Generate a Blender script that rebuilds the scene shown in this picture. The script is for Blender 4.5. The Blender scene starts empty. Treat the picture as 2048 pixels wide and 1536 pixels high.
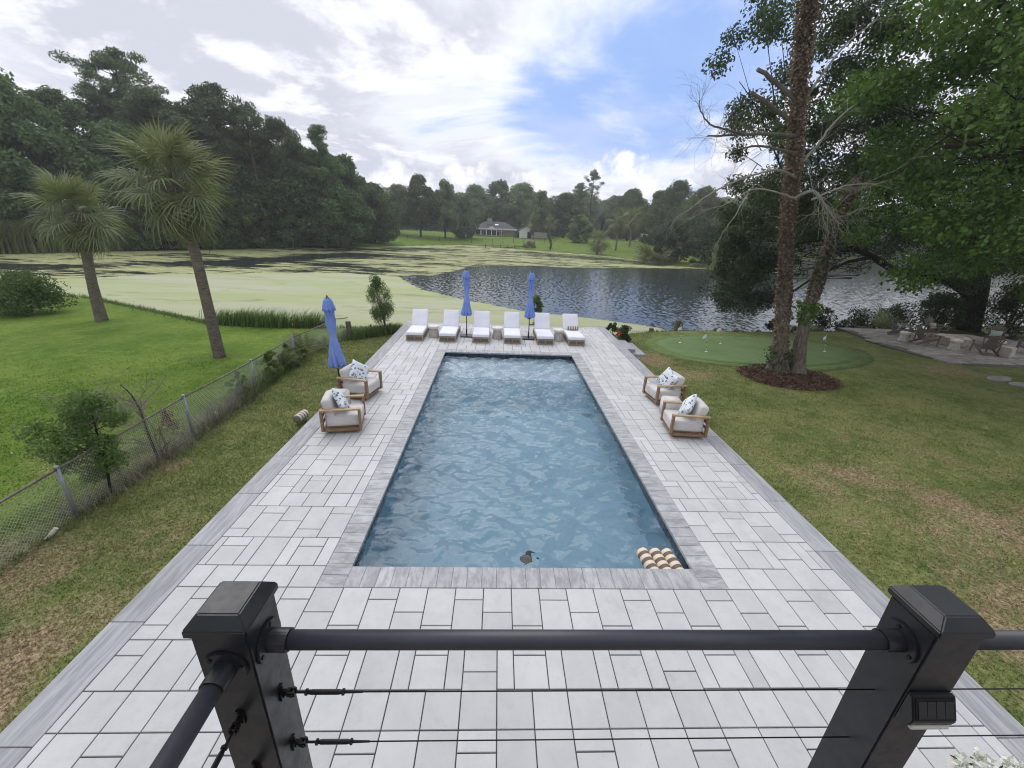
import bpy, bmesh, math, random
import numpy as np
from mathutils import Vector, Matrix
R = math.radians
random.seed(7)
rng = np.random.default_rng(11)
scene = bpy.context.scene
col = scene.collection

# ------------------------------------------------------------------ camera
cam_d = bpy.data.cameras.new('camera')
cam = bpy.data.objects.new('camera', cam_d); col.objects.link(cam)
PITCH, YAW, ROLL = 0.3641, 0.0434, 0.0413
fw = Vector((math.sin(YAW)*math.cos(PITCH), math.cos(YAW)*math.cos(PITCH), -math.sin(PITCH)))
rt = Vector((math.cos(YAW), -math.sin(YAW), 0)); up = rt.cross(fw)
rt2 = rt*math.cos(ROLL)+up*math.sin(ROLL); up2 = up*math.cos(ROLL)-rt*math.sin(ROLL)
cam.matrix_world = Matrix(((rt2.x, up2.x, -fw.x, 0), (rt2.y, up2.y, -fw.y, 0), (rt2.z, up2.z, -fw.z, 4.5), (0, 0, 0, 1)))
cam_d.sensor_width = 36; cam_d.lens = 36*819.63/2048
cam_d.clip_start = 0.05; cam_d.clip_end = 2000
scene.camera = cam

# ------------------------------------------------------------------ sky, sun, exposure
SUN_EL, SUN_AZ = R(52), R(-28)          # azimuth from +Y towards +X
world = bpy.data.worlds.new('World'); scene.world = world; world.use_nodes = True
def build_world():
    nt = world.node_tree; N = nt.nodes; L = nt.links; N.clear()
    def n(t, **k):
        o = N.new(t)
        for a, b in k.items(): setattr(o, a, b)
        return o
    def math_(op, a, b=None, c=None, clamp=False):
        m = n('ShaderNodeMath', operation=op); m.use_clamp = clamp
        for i, v in enumerate((a, b, c)):
            if v is None: continue
            if isinstance(v, (int, float)): m.inputs[i].default_value = v
            else: L.new(v, m.inputs[i])
        return m.outputs[0]
    def maprange(v, a, b, lo=0, hi=1):
        m = n('ShaderNodeMapRange', interpolation_type='SMOOTHSTEP'); L.new(v, m.inputs[0])
        for i, x in enumerate((a, b, lo, hi)): m.inputs[i+1].default_value = x
        return m.outputs[0]
    def mix(f, a, b):
        m = n('ShaderNodeMix', data_type='RGBA')
        if isinstance(f, float): m.inputs[0].default_value = f
        else: L.new(f, m.inputs[0])
        for i, v in ((6, a), (7, b)):
            if isinstance(v, tuple): m.inputs[i].default_value = (*v, 1)
            else: L.new(v, m.inputs[i])
        return m.outputs[2]
    sky = n('ShaderNodeTexSky', sky_type='NISHITA'); sky.sun_disc = False
    sky.sun_elevation = SUN_EL; sky.sun_rotation = SUN_AZ; sky.air_density = 1.0; sky.dust_density = 0.6; sky.ozone_density = 2.2
    tc = n('ShaderNodeTexCoord'); d = tc.outputs['Generated']
    sep = n('ShaderNodeSeparateXYZ'); L.new(d, sep.inputs[0])
    zz = math_('ADD', math_('MAXIMUM', sep.outputs[2], 0.0), 0.16)
    px = math_('DIVIDE', sep.outputs[0], zz); py = math_('DIVIDE', sep.outputs[1], zz)
    cmb = n('ShaderNodeCombineXYZ'); L.new(px, cmb.inputs[0]); L.new(py, cmb.inputs[1])
    def noise(scale, detail, rough, off, vec=None, dist=0.0):
        m = n('ShaderNodeMapping'); m.inputs['Location'].default_value = off; L.new(vec or cmb.outputs[0], m.inputs[0])
        t = n('ShaderNodeTexNoise'); L.new(m.outputs[0], t.inputs['Vector'])
        t.inputs['Scale'].default_value = scale; t.inputs['Detail'].default_value = detail; t.inputs['Roughness'].default_value = rough; t.inputs['Distortion'].default_value = dist
        return t.outputs[0]
    n1 = noise(0.80, 11, .60, (3.1, 1.7, 0), dist=.35)
    n1b = noise(0.80, 11, .60, (3.1-.10, 1.7+.16, 0), dist=.35)      # the same field a little towards the sun: lit rims
    n2 = noise(1.15, 9, .60, (-5.2, 2.4, 0), dist=.3)
    n4 = noise(0.25, 3, .5, (1.2, 7.7, 0))
    # an opening in the cloud sheet over the far shore
    gap = Vector((0.30, 0.93, 0.215)).normalized()
    vm = n('ShaderNodeVectorMath', operation='DOT_PRODUCT'); L.new(d, vm.inputs[0]); vm.inputs[1].default_value = gap
    hole = maprange(vm.outputs['Value'], math.cos(R(21)), math.cos(R(5)))
    gap2 = Vector((0.42, 0.72, 0.55)).normalized()
    vm2 = n('ShaderNodeVectorMath', operation='DOT_PRODUCT'); L.new(d, vm2.inputs[0]); vm2.inputs[1].default_value = gap2
    hole = math_('ADD', hole, math_('MULTIPLY', maprange(vm2.outputs['Value'], math.cos(R(26)), math.cos(R(4))), .34))
    cov = math_('SUBTRACT', math_('ADD', math_('MULTIPLY', n1, .75), math_('MULTIPLY', n4, .25)), math_('MULTIPLY', hole, .165))
    mask = maprange(cov, .275, .43)
    # low cumulus bank near the horizon: puffs laid out in direction space
    n3 = noise(5.2, 11, .58, (0, .3, .15), vec=d, dist=.15)
    n3b = noise(5.2, 11, .58, (.02, .3, .108), vec=d, dist=.15)
    low = maprange(sep.outputs[2], .30, .03)
    cum = maprange(math_('ADD', n3, math_('MULTIPLY', math_('SUBTRACT', low, .62), .34)), .545, .615)
    # shading
    edge = maprange(math_('SUBTRACT', n1, n1b), -.06, .08)
    shade = maprange(math_('ADD', math_('MULTIPLY', n2, .62), math_('MULTIPLY', edge, .38)), .34, .68)
    sheet = mix(shade, (6.2, 6.4, 7.3), (9.1, 9.3, 9.9))
    thin = maprange(cov, .37, .52)
    sheet = mix(thin, (9.0, 9.3, 10.2), sheet)
    puff = mix(maprange(math_('SUBTRACT', n3, n3b), -.06, .07), (6.0, 6.3, 7.4), (9.9, 10.0, 10.2))
    blue = mix(.85, sky.outputs[0], (3.3, 5.0, 9.2))
    veil = maprange(n2, .35, .75); blue = mix(math_('MULTIPLY', veil, .6), blue, (6.3, 7.0, 9.4))
    c = mix(mask, blue, sheet)
    c = mix(math_('MULTIPLY', cum, .92), c, puff)
    # ground haze line
    c = mix(math_('MULTIPLY', maprange(sep.outputs[2], .05, -.02), .5), c, (7.0, 7.4, 8.4))
    bg = n('ShaderNodeBackground'); bg.inputs[1].default_value = 0.095; L.new(c, bg.inputs[0])
    out = n('ShaderNodeOutputWorld'); L.new(bg.outputs[0], out.inputs[0])
build_world()
sun_d = bpy.data.lights.new('sun', 'SUN'); sun_d.energy = 1.6; sun_d.angle = R(54); sun_d.color = (1, .975, .94)
sun = bpy.data.objects.new('sun', sun_d); col.objects.link(sun)
sv = Vector((math.sin(SUN_AZ)*math.cos(SUN_EL), math.cos(SUN_AZ)*math.cos(SUN_EL), math.sin(SUN_EL)))
sun.rotation_euler = sv.to_track_quat('Z', 'Y').to_euler(); sun.location = (0, 0, 60)
scene.view_settings.view_transform = 'Standard'; scene.view_settings.look = 'None'
scene.view_settings.exposure = 0.25; scene.view_settings.gamma = 1
scene.cycles.use_denoising = True; scene.cycles.filter_width = 1.1
scene.cycles.max_bounces = 8; scene.cycles.transparent_max_bounces = 24; scene.cycles.sample_clamp_indirect = 6
scene.cycles.caustics_reflective = False

# ------------------------------------------------------------------ materials
class NT:
    def __init__(s, name):
        s.m = bpy.data.materials.new(name); s.m.use_nodes = True
        s.nt = s.m.node_tree; s.nt.nodes.clear(); s.L = s.nt.links
        s.out = s.n('ShaderNodeOutputMaterial')
    def n(s, t, **k):
        o = s.nt.nodes.new(t)
        for a, b in k.items(): setattr(o, a, b)
        return o
    def put(s, sock, v):
        if isinstance(v, bpy.types.NodeSocket): s.L.new(v, sock)
        elif isinstance(v, tuple) and len(v) == 3 and sock.type == 'RGBA': sock.default_value = (*v, 1)
        else: sock.default_value = v
    def math(s, op, a, b=0.0, clamp=False):
        m = s.n('ShaderNodeMath', operation=op); m.use_clamp = clamp; s.put(m.inputs[0], a); s.put(m.inputs[1], b); return m.outputs[0]
    def mr(s, v, a, b, lo=0.0, hi=1.0):
        m = s.n('ShaderNodeMapRange', interpolation_type='SMOOTHSTEP')
        for i, x in enumerate((v, a, b, lo, hi)): s.put(m.inputs[i], x)
        return m.outputs[0]
    def mix(s, f, a, b, mode='MIX'):
        m = s.n('ShaderNodeMix', data_type='RGBA', blend_type=mode); s.put(m.inputs[0], f); s.put(m.inputs[6], a); s.put(m.inputs[7], b); return m.outputs[2]
    def coord(s, kind='Object', scale=(1, 1, 1), rot=(0, 0, 0), loc=(0, 0, 0)):
        if kind == 'World': v = s.n('ShaderNodeNewGeometry').outputs['Position']
        else: v = s.n('ShaderNodeTexCoord').outputs[kind]
        m = s.n('ShaderNodeMapping'); s.L.new(v, m.inputs[0]); m.inputs['Scale'].default_value = scale; m.inputs['Rotation'].default_value = rot; m.inputs['Location'].default_value = loc
        return m.outputs[0]
    def noise(s, vec, scale=5, detail=4, rough=.55, dist=0.0):
        t = s.n('ShaderNodeTexNoise'); s.put(t.inputs['Vector'], vec); t.inputs['Scale'].default_value = scale; t.inputs['Detail'].default_value = detail; t.inputs['Roughness'].default_value = rough; t.inputs['Distortion'].default_value = dist
        return t.outputs[0]
    def vor(s, vec, scale=5, feature='F1', out='Distance'):
        t = s.n('ShaderNodeTexVoronoi', feature=feature); s.put(t.inputs['Vector'], vec); t.inputs['Scale'].default_value = scale; return t.outputs[out]
    def attr(s, name): return s.n('ShaderNodeAttribute', attribute_name=name).outputs['Fac']
    def objrand(s): return s.n('ShaderNodeObjectInfo').outputs['Random']
    def bump(s, h, strength=.3, dist=.02, nrm=None):
        b = s.n('ShaderNodeBump'); b.inputs['Strength'].default_value = strength; b.inputs['Distance'].default_value = dist; s.put(b.inputs['Height'], h)
        if nrm: s.L.new(nrm, b.inputs['Normal'])
        return b.outputs[0]
    def ripple(s, layers, base=None):
        """surface normal tilted by noise; layers = (vector, scale, detail, tilt)"""
        acc = base or s.n('ShaderNodeNewGeometry').outputs['Normal']
        for vec, sc, det, k in layers:
            t_ = s.n('ShaderNodeTexNoise'); s.put(t_.inputs['Vector'], vec); t_.inputs['Scale'].default_value = sc; t_.inputs['Detail'].default_value = det; t_.inputs['Distortion'].default_value = .4
            a = s.n('ShaderNodeVectorMath', operation='SUBTRACT'); s.L.new(t_.outputs['Color'], a.inputs[0]); a.inputs[1].default_value = (.5, .5, .5)
            b = s.n('ShaderNodeVectorMath', operation='MULTIPLY'); s.L.new(a.outputs[0], b.inputs[0]); b.inputs[1].default_value = (k*.7, k, 0)
            c = s.n('ShaderNodeVectorMath', operation='ADD'); s.L.new(acc, c.inputs[0]); s.L.new(b.outputs[0], c.inputs[1]); acc = c.outputs[0]
        d = s.n('ShaderNodeVectorMath', operation='NORMALIZE'); s.L.new(acc, d.inputs[0]); return d.outputs[0]
    def pbr(s, colr, rough=.7, metal=0.0, spec=.5, normal=None, **k):
        p = s.n('ShaderNodeBsdfPrincipled'); s.put(p.inputs['Base Color'], colr); s.put(p.inputs['Roughness'], rough); s.put(p.inputs['Metallic'], metal); s.put(p.inputs['Specular IOR Level'], spec)
        if normal is not None: s.L.new(normal, p.inputs['Normal'])
        for a, b in k.items(): s.put(p.inputs[a], b)
        return p.outputs[0]
    def done(s, sh): s.L.new(sh, s.out.inputs['Surface']); return s.m
MAT = {}
def simple(name, c1, c2=None, scale=6.0, rough=.7, bump=0.0, bscale=40.0, metal=0.0, stretch=(1, 1, 1), spec=.5, detail=5, vary=0.0):
    t = NT(name); v = t.coord('Object', stretch)
    c = c1
    if c2: c = t.mix(t.mr(t.noise(v, scale, detail, .6), .32, .68), c1, c2)
    if vary:
        r = t.math('ADD', t.math('MULTIPLY', t.objrand(), vary), 1-vary/2)
        cc = t.n('ShaderNodeCombineColor'); [t.L.new(r, cc.inputs[i]) for i in range(3)]
        c = t.mix(1.0, c, cc.outputs[0], 'MULTIPLY')
    nm = t.bump(t.noise(v, bscale, 4, .6), bump, .01) if bump else None
    MAT[name] = t.done(t.pbr(c, rough, metal, spec, nm)); return MAT[name]
def leafmat(name, dark, light, trans=.3, rough=.55, tint=None):
    t = NT(name); a = t.attr('rnd'); v = t.coord('World')
    big = t.noise(v, .35, 2, .5)
    f = t.math('ADD', t.math('MULTIPLY', a, .65), t.math('MULTIPLY', t.mr(big, .3, .7), .45), True)
    c = t.mix(f, dark, light)
    if tint:
        c = t.mix(t.math('MULTIPLY', t.objrand(), .5), c, tint)
        k = t.math('ADD', t.math('MULTIPLY', t.math('FRACT', t.math('MULTIPLY', t.objrand(), 7.31)), .85), .62); cc = t.n('ShaderNodeCombineColor'); t.L.new(k, cc.inputs[0]); t.L.new(t.math('MULTIPLY', k, 1.03), cc.inputs[1]); t.L.new(t.math('MULTIPLY', k, .96), cc.inputs[2]); c = t.mix(1.0, c, cc.outputs[0], 'MULTIPLY')
    p = t.pbr(c, rough, 0.0, .35)
    tr = t.n('ShaderNodeBsdfTranslucent'); t.put(tr.inputs[0], t.mix(.5, c, (light[0]*1.3, light[1]*1.4, light[2]*.6)))
    m = t.n('ShaderNodeMixShader'); m.inputs[0].default_value = trans; t.L.new(p, m.inputs[1]); t.L.new(tr.outputs[0], m.inputs[2])
    MAT[name] = t.done(m.outputs[0]); return MAT[name]

# ------------------------------------------------------------------ mesh helpers
def tag(o, label=None, cat=None, group=None, kind=None):
    if label: o['label'] = label
    if cat: o['category'] = cat
    if group: o['group'] = group
    if kind: o['kind'] = kind
    return o
def link(name, me, parent=None, mat=None):
    o = bpy.data.objects.new(name, me); col.objects.link(o)
    if mat is not None and me is not None and not me.materials: me.materials.append(mat)
    if parent is not None: o.parent = parent
    return o
def empty(name, loc=(0, 0, 0), rz=0.0, label=None, cat=None, group=None):
    o = bpy.data.objects.new(name, None); col.objects.link(o); o.location = loc; o.rotation_euler = (0, 0, rz); o.empty_display_size = .2
    return tag(o, label, cat, group)
def copy_tree(o, parent=None):
    c = o.copy(); col.objects.link(c)
    if parent is not None: c.parent = parent
    for ch in list(o.children): copy_tree(ch, c)
    return c
class MB:
    def __init__(s): s.v = []; s.f = []
    def add(s, vs, fs):
        b = len(s.v); s.v.extend([tuple(p) for p in vs]); s.f.extend([tuple(b+i for i in f) for f in fs]); return s
    def box(s, c, d, rz=0.0, M=None):
        x, y, z = (d[0]/2, d[1]/2, d[2]/2); cr, sr = math.cos(rz), math.sin(rz)
        vs = []
        for k in (-z, z):
            for (a, b) in ((-x, -y), (x, -y), (x, y), (-x, y)):
                p = Vector((a, b, k))
                p = (M @ p) if M is not None else Vector((a*cr-b*sr, a*sr+b*cr, k))
                vs.append((p.x+c[0], p.y+c[1], p.z+c[2]))
        return s.add(vs, [(3, 2, 1, 0), (4, 5, 6, 7), (0, 1, 5, 4), (1, 2, 6, 5), (2, 3, 7, 6), (3, 0, 4, 7)])
    def cbox(s, x0, x1, y0, y1, z0, z1, ch=.008):
        vs = [(x0, y0, z0), (x1, y0, z0), (x1, y1, z0), (x0, y1, z0), (x0, y0, z1-ch), (x1, y0, z1-ch), (x1, y1, z1-ch), (x0, y1, z1-ch),
              (x0+ch, y0+ch, z1), (x1-ch, y0+ch, z1), (x1-ch, y1-ch, z1), (x0+ch, y1-ch, z1)]
        fs = [(8, 9, 10, 11)]
        for i in range(4):
            j = (i+1) % 4; fs += [(i, j, 4+j, 4+i), (4+i, 4+j, 8+j, 8+i)]
        return s.add(vs, fs)
    def tube(s, pts, rad, n=8, cap=True):
        pts = [Vector(p) for p in pts]; m = len(pts)
        if not isinstance(rad, (list, tuple)): rad = [rad]*m
        rings = []; ref = None
        for i, p in enumerate(pts):
            t = (pts[min(i+1, m-1)]-pts[max(i-1, 0)]); t = t.normalized() if t.length > 1e-9 else Vector((0, 0, 1))
            if ref is None: ref = Vector((0, 0, 1)) if abs(t.z) < .9 else Vector((1, 0, 0))
            a = (ref-t*ref.dot(t)); a = a.normalized() if a.length > 1e-6 else t.orthogonal().normalized()
            ref = a; b = t.cross(a)
            rings.append([p+(a*math.cos(2*math.pi*k/n)+b*math.sin(2*math.pi*k/n))*rad[i] for k in range(n)])
        vs = [q for r in rings for q in r]; fs = []
        for i in range(m-1):
            for k in range(n):
                k2 = (k+1) % n; fs.append((i*n+k, i*n+k2, (i+1)*n+k2, (i+1)*n+k))
        if cap: fs += [tuple(range(n-1, -1, -1)), tuple((m-1)*n+k for k in range(n))]
        return s.add(vs, fs)
    def lathe(s, prof, n=24, c=(0, 0, 0), fr=None):
        vs = []; fs = []; m = len(prof)
        for i, (r, z) in enumerate(prof):
            for k in range(n):
                a = 2*math.pi*k/n; q = r*(fr(a, i/(m-1), z) if fr else 1)
                vs.append((c[0]+q*math.cos(a), c[1]+q*math.sin(a), c[2]+z))
        for i in range(m-1):
            for k in range(n):
                k2 = (k+1) % n; fs.append((i*n+k, i*n+k2, (i+1)*n+k2, (i+1)*n+k))
        fs += [tuple(range(n-1, -1, -1)), tuple((m-1)*n+k for k in range(n))]
        return s.add(vs, fs)
    def prism(s, pts, z0, z1):
        n = len(pts); zz0 = z0 if callable(z0) else (lambda x, y: z0); zz1 = z1 if callable(z1) else (lambda x, y: z1)
        vs = [(x, y, zz0(x, y)) for x, y in pts]+[(x, y, zz1(x, y)) for x, y in pts]
        return s.add(vs, [tuple(range(n-1, -1, -1)), tuple(range(n, 2*n))]+[(i, (i+1) % n, n+(i+1) % n, n+i) for i in range(n)])
    def mesh(s, name, smooth=False):
        me = bpy.data.meshes.new(name); me.from_pydata(s.v, [], s.f); me.update()
        if smooth: me.polygons.foreach_set('use_smooth', [True]*len(me.polygons))
        return me
    def build(s, name, mat, parent=None, smooth=False, bevel=0.0, seg=2):
        me = s.mesh(name, smooth); o = link(name, me, parent, mat)
        if bevel:
            bm = bmesh.new(); bm.from_mesh(me)
            bmesh.ops.bevel(bm, geom=[e for e in bm.edges if len(e.link_faces) == 2 and e.calc_face_angle(0) > .35], offset=bevel, segments=seg, affect='EDGES', clamp_overlap=True)
            bm.to_mesh(me); bm.free()
            if smooth:
                me.polygons.foreach_set('use_smooth', [True]*len(me.polygons))
        return o
def cushion(sx, sy, sz, bev=.04, puff=.02):
    """soft box: rounded edges and slightly domed faces, centred at the origin"""
    bm = bmesh.new(); bmesh.ops.create_cube(bm, size=1)
    bmesh.ops.scale(bm, vec=(sx-2*bev, sy-2*bev, sz-2*bev), verts=bm.verts)
    bmesh.ops.scale(bm, vec=(1, 1, 1), verts=bm.verts)
    for v in bm.verts: v.co += Vector((math.copysign(bev, v.co.x), math.copysign(bev, v.co.y), math.copysign(bev, v.co.z)))
    bmesh.ops.bevel(bm, geom=list(bm.edges), offset=bev*.95, segments=3, affect='EDGES', profile=.5)
    bmesh.ops.subdivide_edges(bm, edges=[e for e in bm.edges if e.calc_length() > .15], cuts=4, use_grid_fill=True)
    for v in bm.verts:
        u = max(0, 1-(2*v.co.x/sx)**2)*max(0, 1-(2*v.co.y/sy)**2); w = max(0, 1-(2*v.co.x/sx)**2)
        v.co.z += math.copysign(puff*u, v.co.z); v.co.z += random.uniform(-.0015, .0015)
        v.co.y += math.copysign(puff*.5*w*max(0, 1-(2*v.co.z/sz)**2), v.co.y)*.6
    me = bpy.data.meshes.new('cushion'); bm.to_mesh(me); bm.free()
    me.polygons.foreach_set('use_smooth', [True]*len(me.polygons)); return me
def pillow_mesh(w, h, t, n=14):
    vs = []; fs = []
    for s in (1, -1):
        for i in range(n+1):
            for j in range(n+1):
                a = -1+2*i/n; b = -1+2*j/n
                k = (max(0, (1-a**4))*max(0, (1-b**4)))**.55
                pin = 1-.07*(1-abs(a)**2)*abs(b)**3; pin2 = 1-.07*(1-abs(b)**2)*abs(a)**3
                vs.append((a*w/2*pin2, s*t/2*k+random.uniform(-.004, .004)*k, b*h/2*pin))
    m = n+1
    for q in (0, 1):
        o = q*m*m
        for i in range(n):
            for j in range(n):
                f = (o+i*m+j, o+(i+1)*m+j, o+(i+1)*m+j+1, o+i*m+j+1); fs.append(f if q else f[::-1])
    me = bpy.data.meshes.new('pillow'); me.from_pydata(vs, [], fs)
    bm = bmesh.new(); bm.from_mesh(me); bmesh.ops.remove_doubles(bm, verts=bm.verts, dist=.0015); bm.to_mesh(me); bm.free()
    me.polygons.foreach_set('use_smooth', [True]*len(me.polygons)); return me
def np_mesh(name, V, F, rnd=None, smooth=False):
    """V (n,3) and quad or triangle faces F (m,k)"""
    V = np.asarray(V, np.float32); F = np.asarray(F, np.int32); m, k = F.shape
    me = bpy.data.meshes.new(name); me.vertices.add(len(V)); me.vertices.foreach_set('co', V.ravel())
    me.loops.add(m*k); me.loops.foreach_set('vertex_index', F.ravel())
    me.polygons.add(m); me.polygons.foreach_set('loop_start', np.arange(0, m*k, k, dtype=np.int32))
    if smooth: me.polygons.foreach_set('use_smooth', np.ones(m, bool))
    if rnd is not None:
        a = me.attributes.new('rnd', 'FLOAT', 'FACE'); a.data.foreach_set('value', np.asarray(rnd, np.float32))
    me.update(calc_edges=True); me.validate(); return me
def unit(a): return a/np.maximum(np.linalg.norm(a, axis=-1, keepdims=True), 1e-9)
def leaf_mesh(name, C, size, aspect=.5, axis=None, spread=1.0, rnd=None, fold=0.0):
    """one diamond-shaped leaf (or leaf tuft) per centre; axis = preferred direction of the leaf"""
    C = np.asarray(C, float); n = len(C); size = np.broadcast_to(size, n)[:, None]
    a = rng.normal(size=(n, 3))*spread
    if axis is not None: a = a+np.asarray(axis)
    a = unit(a); b = unit(np.cross(a, rng.normal(size=(n, 3)))); c = np.cross(a, b)
    L_ = a*size*.5; W = b*size*aspect*.5
    off = c*size*fold
    if fold:
        V = np.stack([C-L_, C-W*.9-L_*.1+off, C+L_, C+W*.9-L_*.1+off, C-L_*.0], 1).reshape(-1, 3)
        base = np.arange(n)[:, None]*5
        F = np.stack([base+np.array([0, 4, 2, 1]), base+np.array([0, 3, 2, 4])], 1).reshape(-1, 4)
        r = np.repeat(rng.random(n) if rnd is None else rnd, 2)
    else:
        V = np.stack([C-L_, C-W, C+L_, C+W], 1).reshape(-1, 3); F = np.arange(4*n).reshape(n, 4)
        r = rng.random(n) if rnd is None else rnd
    return np_mesh(name, V, F, r)
def blob_points(centres, radii, per, flat=1.0, shell=.55):
    """points spread through clumps, denser towards each clump's surface"""
    P = []; A = []
    for c, r, k in zip(centres, radii, np.broadcast_to(per, len(centres))):
        d = unit(rng.normal(size=(int(k), 3))); q = (shell+(1-shell)*rng.random((int(k), 1))**.6)
        rr = np.array([r, r, r*flat]) if np.isscalar(r) else np.asarray(r)
        P.append(np.asarray(c)+d*q*rr); A.append(d)
    return np.concatenate(P), np.concatenate(A)

# ------------------------------------------------------------------ the lie of the land
PX0, PX1, PY0, PY1 = -1.95, 2.925, 4.477, 15.083      # pool
COP = .337; DXL, DXR, DYF, DYN, BW = -4.45, 5.417, 20.06, -2.6, .40
POND_Z = -.80
POND = np.array([(-150, 34), (-70, 33), (-48, 32.5), (-34.9, 30.3), (-28.8, 27.2), (-24, 26), (-19.7, 23.8), (-16.7, 22.2), (-13.6, 20.6), (-10.6, 20.4), (-7.8, 20.7), (-5.4, 20.75),
    (0, 20.7), (5.8, 20.95), (8.6, 22.3), (10, 22.5), (13.7, 22.8), (17, 23.2), (20.4, 23.9), (24, 24.4), (30, 26.5), (40, 28), (70, 30), (180, 30),
    (260, 60), (260, 120), (180, 132), (120, 136), (80, 128), (62, 100), (56, 78), (46, 69.5), (37.8, 69), (30.5, 77), (25, 100), (16, 106), (6.8, 112), (-2, 121), (-10, 127), (-24.5, 108), (-31.5, 90), (-42.2, 84.6), (-48, 71), (-55.4, 61), (-59.6, 53), (-75, 50), (-150, 56)], float)
def poly_sd(P, X, Y):
    """signed distance, positive inside"""
    X = np.asarray(X, float); Y = np.asarray(Y, float); d = np.full(X.shape, 1e9); ins = np.zeros(X.shape, bool)
    n = len(P)
    for i in range(n):
        ax, ay = P[i]; bx, by = P[(i+1) % n]; ex, ey = bx-ax, by-ay; L2 = ex*ex+ey*ey
        t = np.clip(((X-ax)*ex+(Y-ay)*ey)/L2, 0, 1); d = np.minimum(d, np.hypot(X-ax-t*ex, Y-ay-t*ey))
        c = (ay > Y) != (by > Y)
        with np.errstate(divide='ignore', invalid='ignore'): xi = ax+(Y-ay)*ex/(ey if ey else 1e-9)
        ins ^= c & (X < xi)
    return np.where(ins, d, -d)
def vnoise(x, y, s, seed=0):
    """cheap smooth value noise"""
    x = np.asarray(x, float)*s+seed*17.3; y = np.asarray(y, float)*s-seed*9.1
    return (np.sin(x*1.3+1.7*np.sin(y*.9+seed))+np.sin(y*1.7+1.3*np.sin(x*1.1-seed))+np.sin((x+y)*.8+seed*2.1))/3
def height(X, Y):
    X = np.asarray(X, float); Y = np.asarray(Y, float); sd = poly_sd(POND, X, Y)
    near = np.where(X < .5, -.10-.016*np.clip(Y-5, 0, 15), -.11-.018*np.clip(Y-4, 0, 15))
    near = near+.035*vnoise(X, Y, .35, 1)*np.clip((np.abs(X-.5)-5)/3, 0, 1)
    out = np.maximum(-sd, 0)
    farz = POND_Z+.12+np.clip(out*.062, 0, 2.3)
    isfar = np.clip((Y-38)/6, 0, 1)
    land = near*(1-isfar)+farz*isfar
    bank = np.where(isfar > .5, 1.6, 1.0)
    k = np.clip(out/bank, 0, 1); k = k*k*(3-2*k)
    z = np.where(sd > 0, POND_Z-.05-np.minimum(sd*.35, 1.6), (POND_Z-.05)*(1-k)+land*k)
    deck = (X > DXL+.12) & (X < DXR-.12) & (Y < DYF-.12) & (Y > DYN)
    return np.where(deck, np.minimum(z, -2.6), z)
def gh(x, y): return float(height(np.array([x]), np.array([y]))[0])
# ------------------------------------------------------------------ ground
def lawn_colour(t):
    v = t.coord('World'); sep = t.n('ShaderNodeSeparateXYZ'); t.L.new(v, sep.inputs[0]); x, y = sep.outputs[0], sep.outputs[1]
    wob = t.noise(v, .9, 3, .6)
    # neighbours' lawn beyond the fence is lusher than the new lawn by the pool
    lush = t.mr(t.math('ADD', x, t.math('MULTIPLY', wob, .5)), -6.1, -7.6)
    far = t.mr(y, 45.0, 60.0)
    lush = t.math('MAXIMUM', lush, t.math('MULTIPLY', far, .8))
    n1 = t.noise(v, .55, 5, .6); n2 = t.noise(v, 3.5, 4, .65); n3 = t.noise(v, 22.0, 3, .7)
    tired = t.mix(t.mr(t.math('ADD', t.math('MULTIPLY', n1, .55), t.math('MULTIPLY', n2, .45)), .36, .62), (.115, .155, .045), (.225, .24, .092))
    green = t.mix(t.mr(t.math('ADD', t.math('MULTIPLY', n1, .6), t.math('MULTIPLY', n2, .4)), .36, .64), (.09, .165, .022), (.175, .25, .046))
    c = t.mix(lush, tired, green)
    # worn brown patches, each with its own place
    blobs = [(7.3, 7.0, 1.9, .62), (8.6, 5.8, 2.3, .72), (10.3, 5.2, 2.3, .66), (12.2, 5.9, 2.2, .5), (14.2, 6.8, 2.4, .5), (7.3, 3.4, 2.3, .9), (9.6, 2.9, 2.8, .95), (6.4, 15.9, 1.7, .85), (7.4, 14.3, 1.6, .6), (-6.2, 4.4, 1.3, .7), (-5.3, 2.9, 1.4, .85), (-6.6, 7.2, .9, .6), (-5.4, 6.0, .9, .4), (19.0, 15.6, 2.2, .7), (-8.2, 7.4, 1.4, .6), (-9.8, 5.2, 1.3, .4), (-5.6, 12.0, 1.2, .35), (17, 10.5, 2.2, .45), (12.8, 9.2, 1.6, .3), (9.5, 6.0, 7.0, .34), (9.0, 3.0, 5.5, .5), (-5.4, 4.5, 3.0, .4)]
    dry = None
    for (bx, by, r, k) in blobs:
        vm = t.n('ShaderNodeVectorMath', operation='DISTANCE'); t.L.new(v, vm.inputs[0]); vm.inputs[1].default_value = (bx, by, -.15)
        q = t.mr(vm.outputs['Value'], r, r*.2, 0.0, k); dry = q if dry is None else t.math('MAXIMUM', dry, q)
    dn = t.math('ADD', t.math('MULTIPLY', t.noise(v, .9, 7, .72, .6), .75), t.math('MULTIPLY', n2, .25))
    dry = t.mr(t.math('ADD', t.math('MULTIPLY', dry, .34), dn), .57, .86)
    brown = t.mix(t.mr(n3, .35, .65), (.23, .165, .10), (.40, .31, .205))
    c = t.mix(t.math('MULTIPLY', dry, .9), c, brown)
    return c, n2, n3
t = NT('lawn'); c, n2, n3 = lawn_colour(t)
dark = t.mix(t.mr(n3, .3, .7), (.62, .62, .62), (1.12, 1.12, 1.12)); c = t.mix(1.0, c, dark, 'MULTIPLY')
wet = t.attr('bank'); c = t.mix(wet, c, (.06, .052, .03))
c = t.mix(t.attr('litter'), c, t.mix(t.mr(n2, .35, .65), (.035, .03, .016), (.05, .07, .02)))
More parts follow.
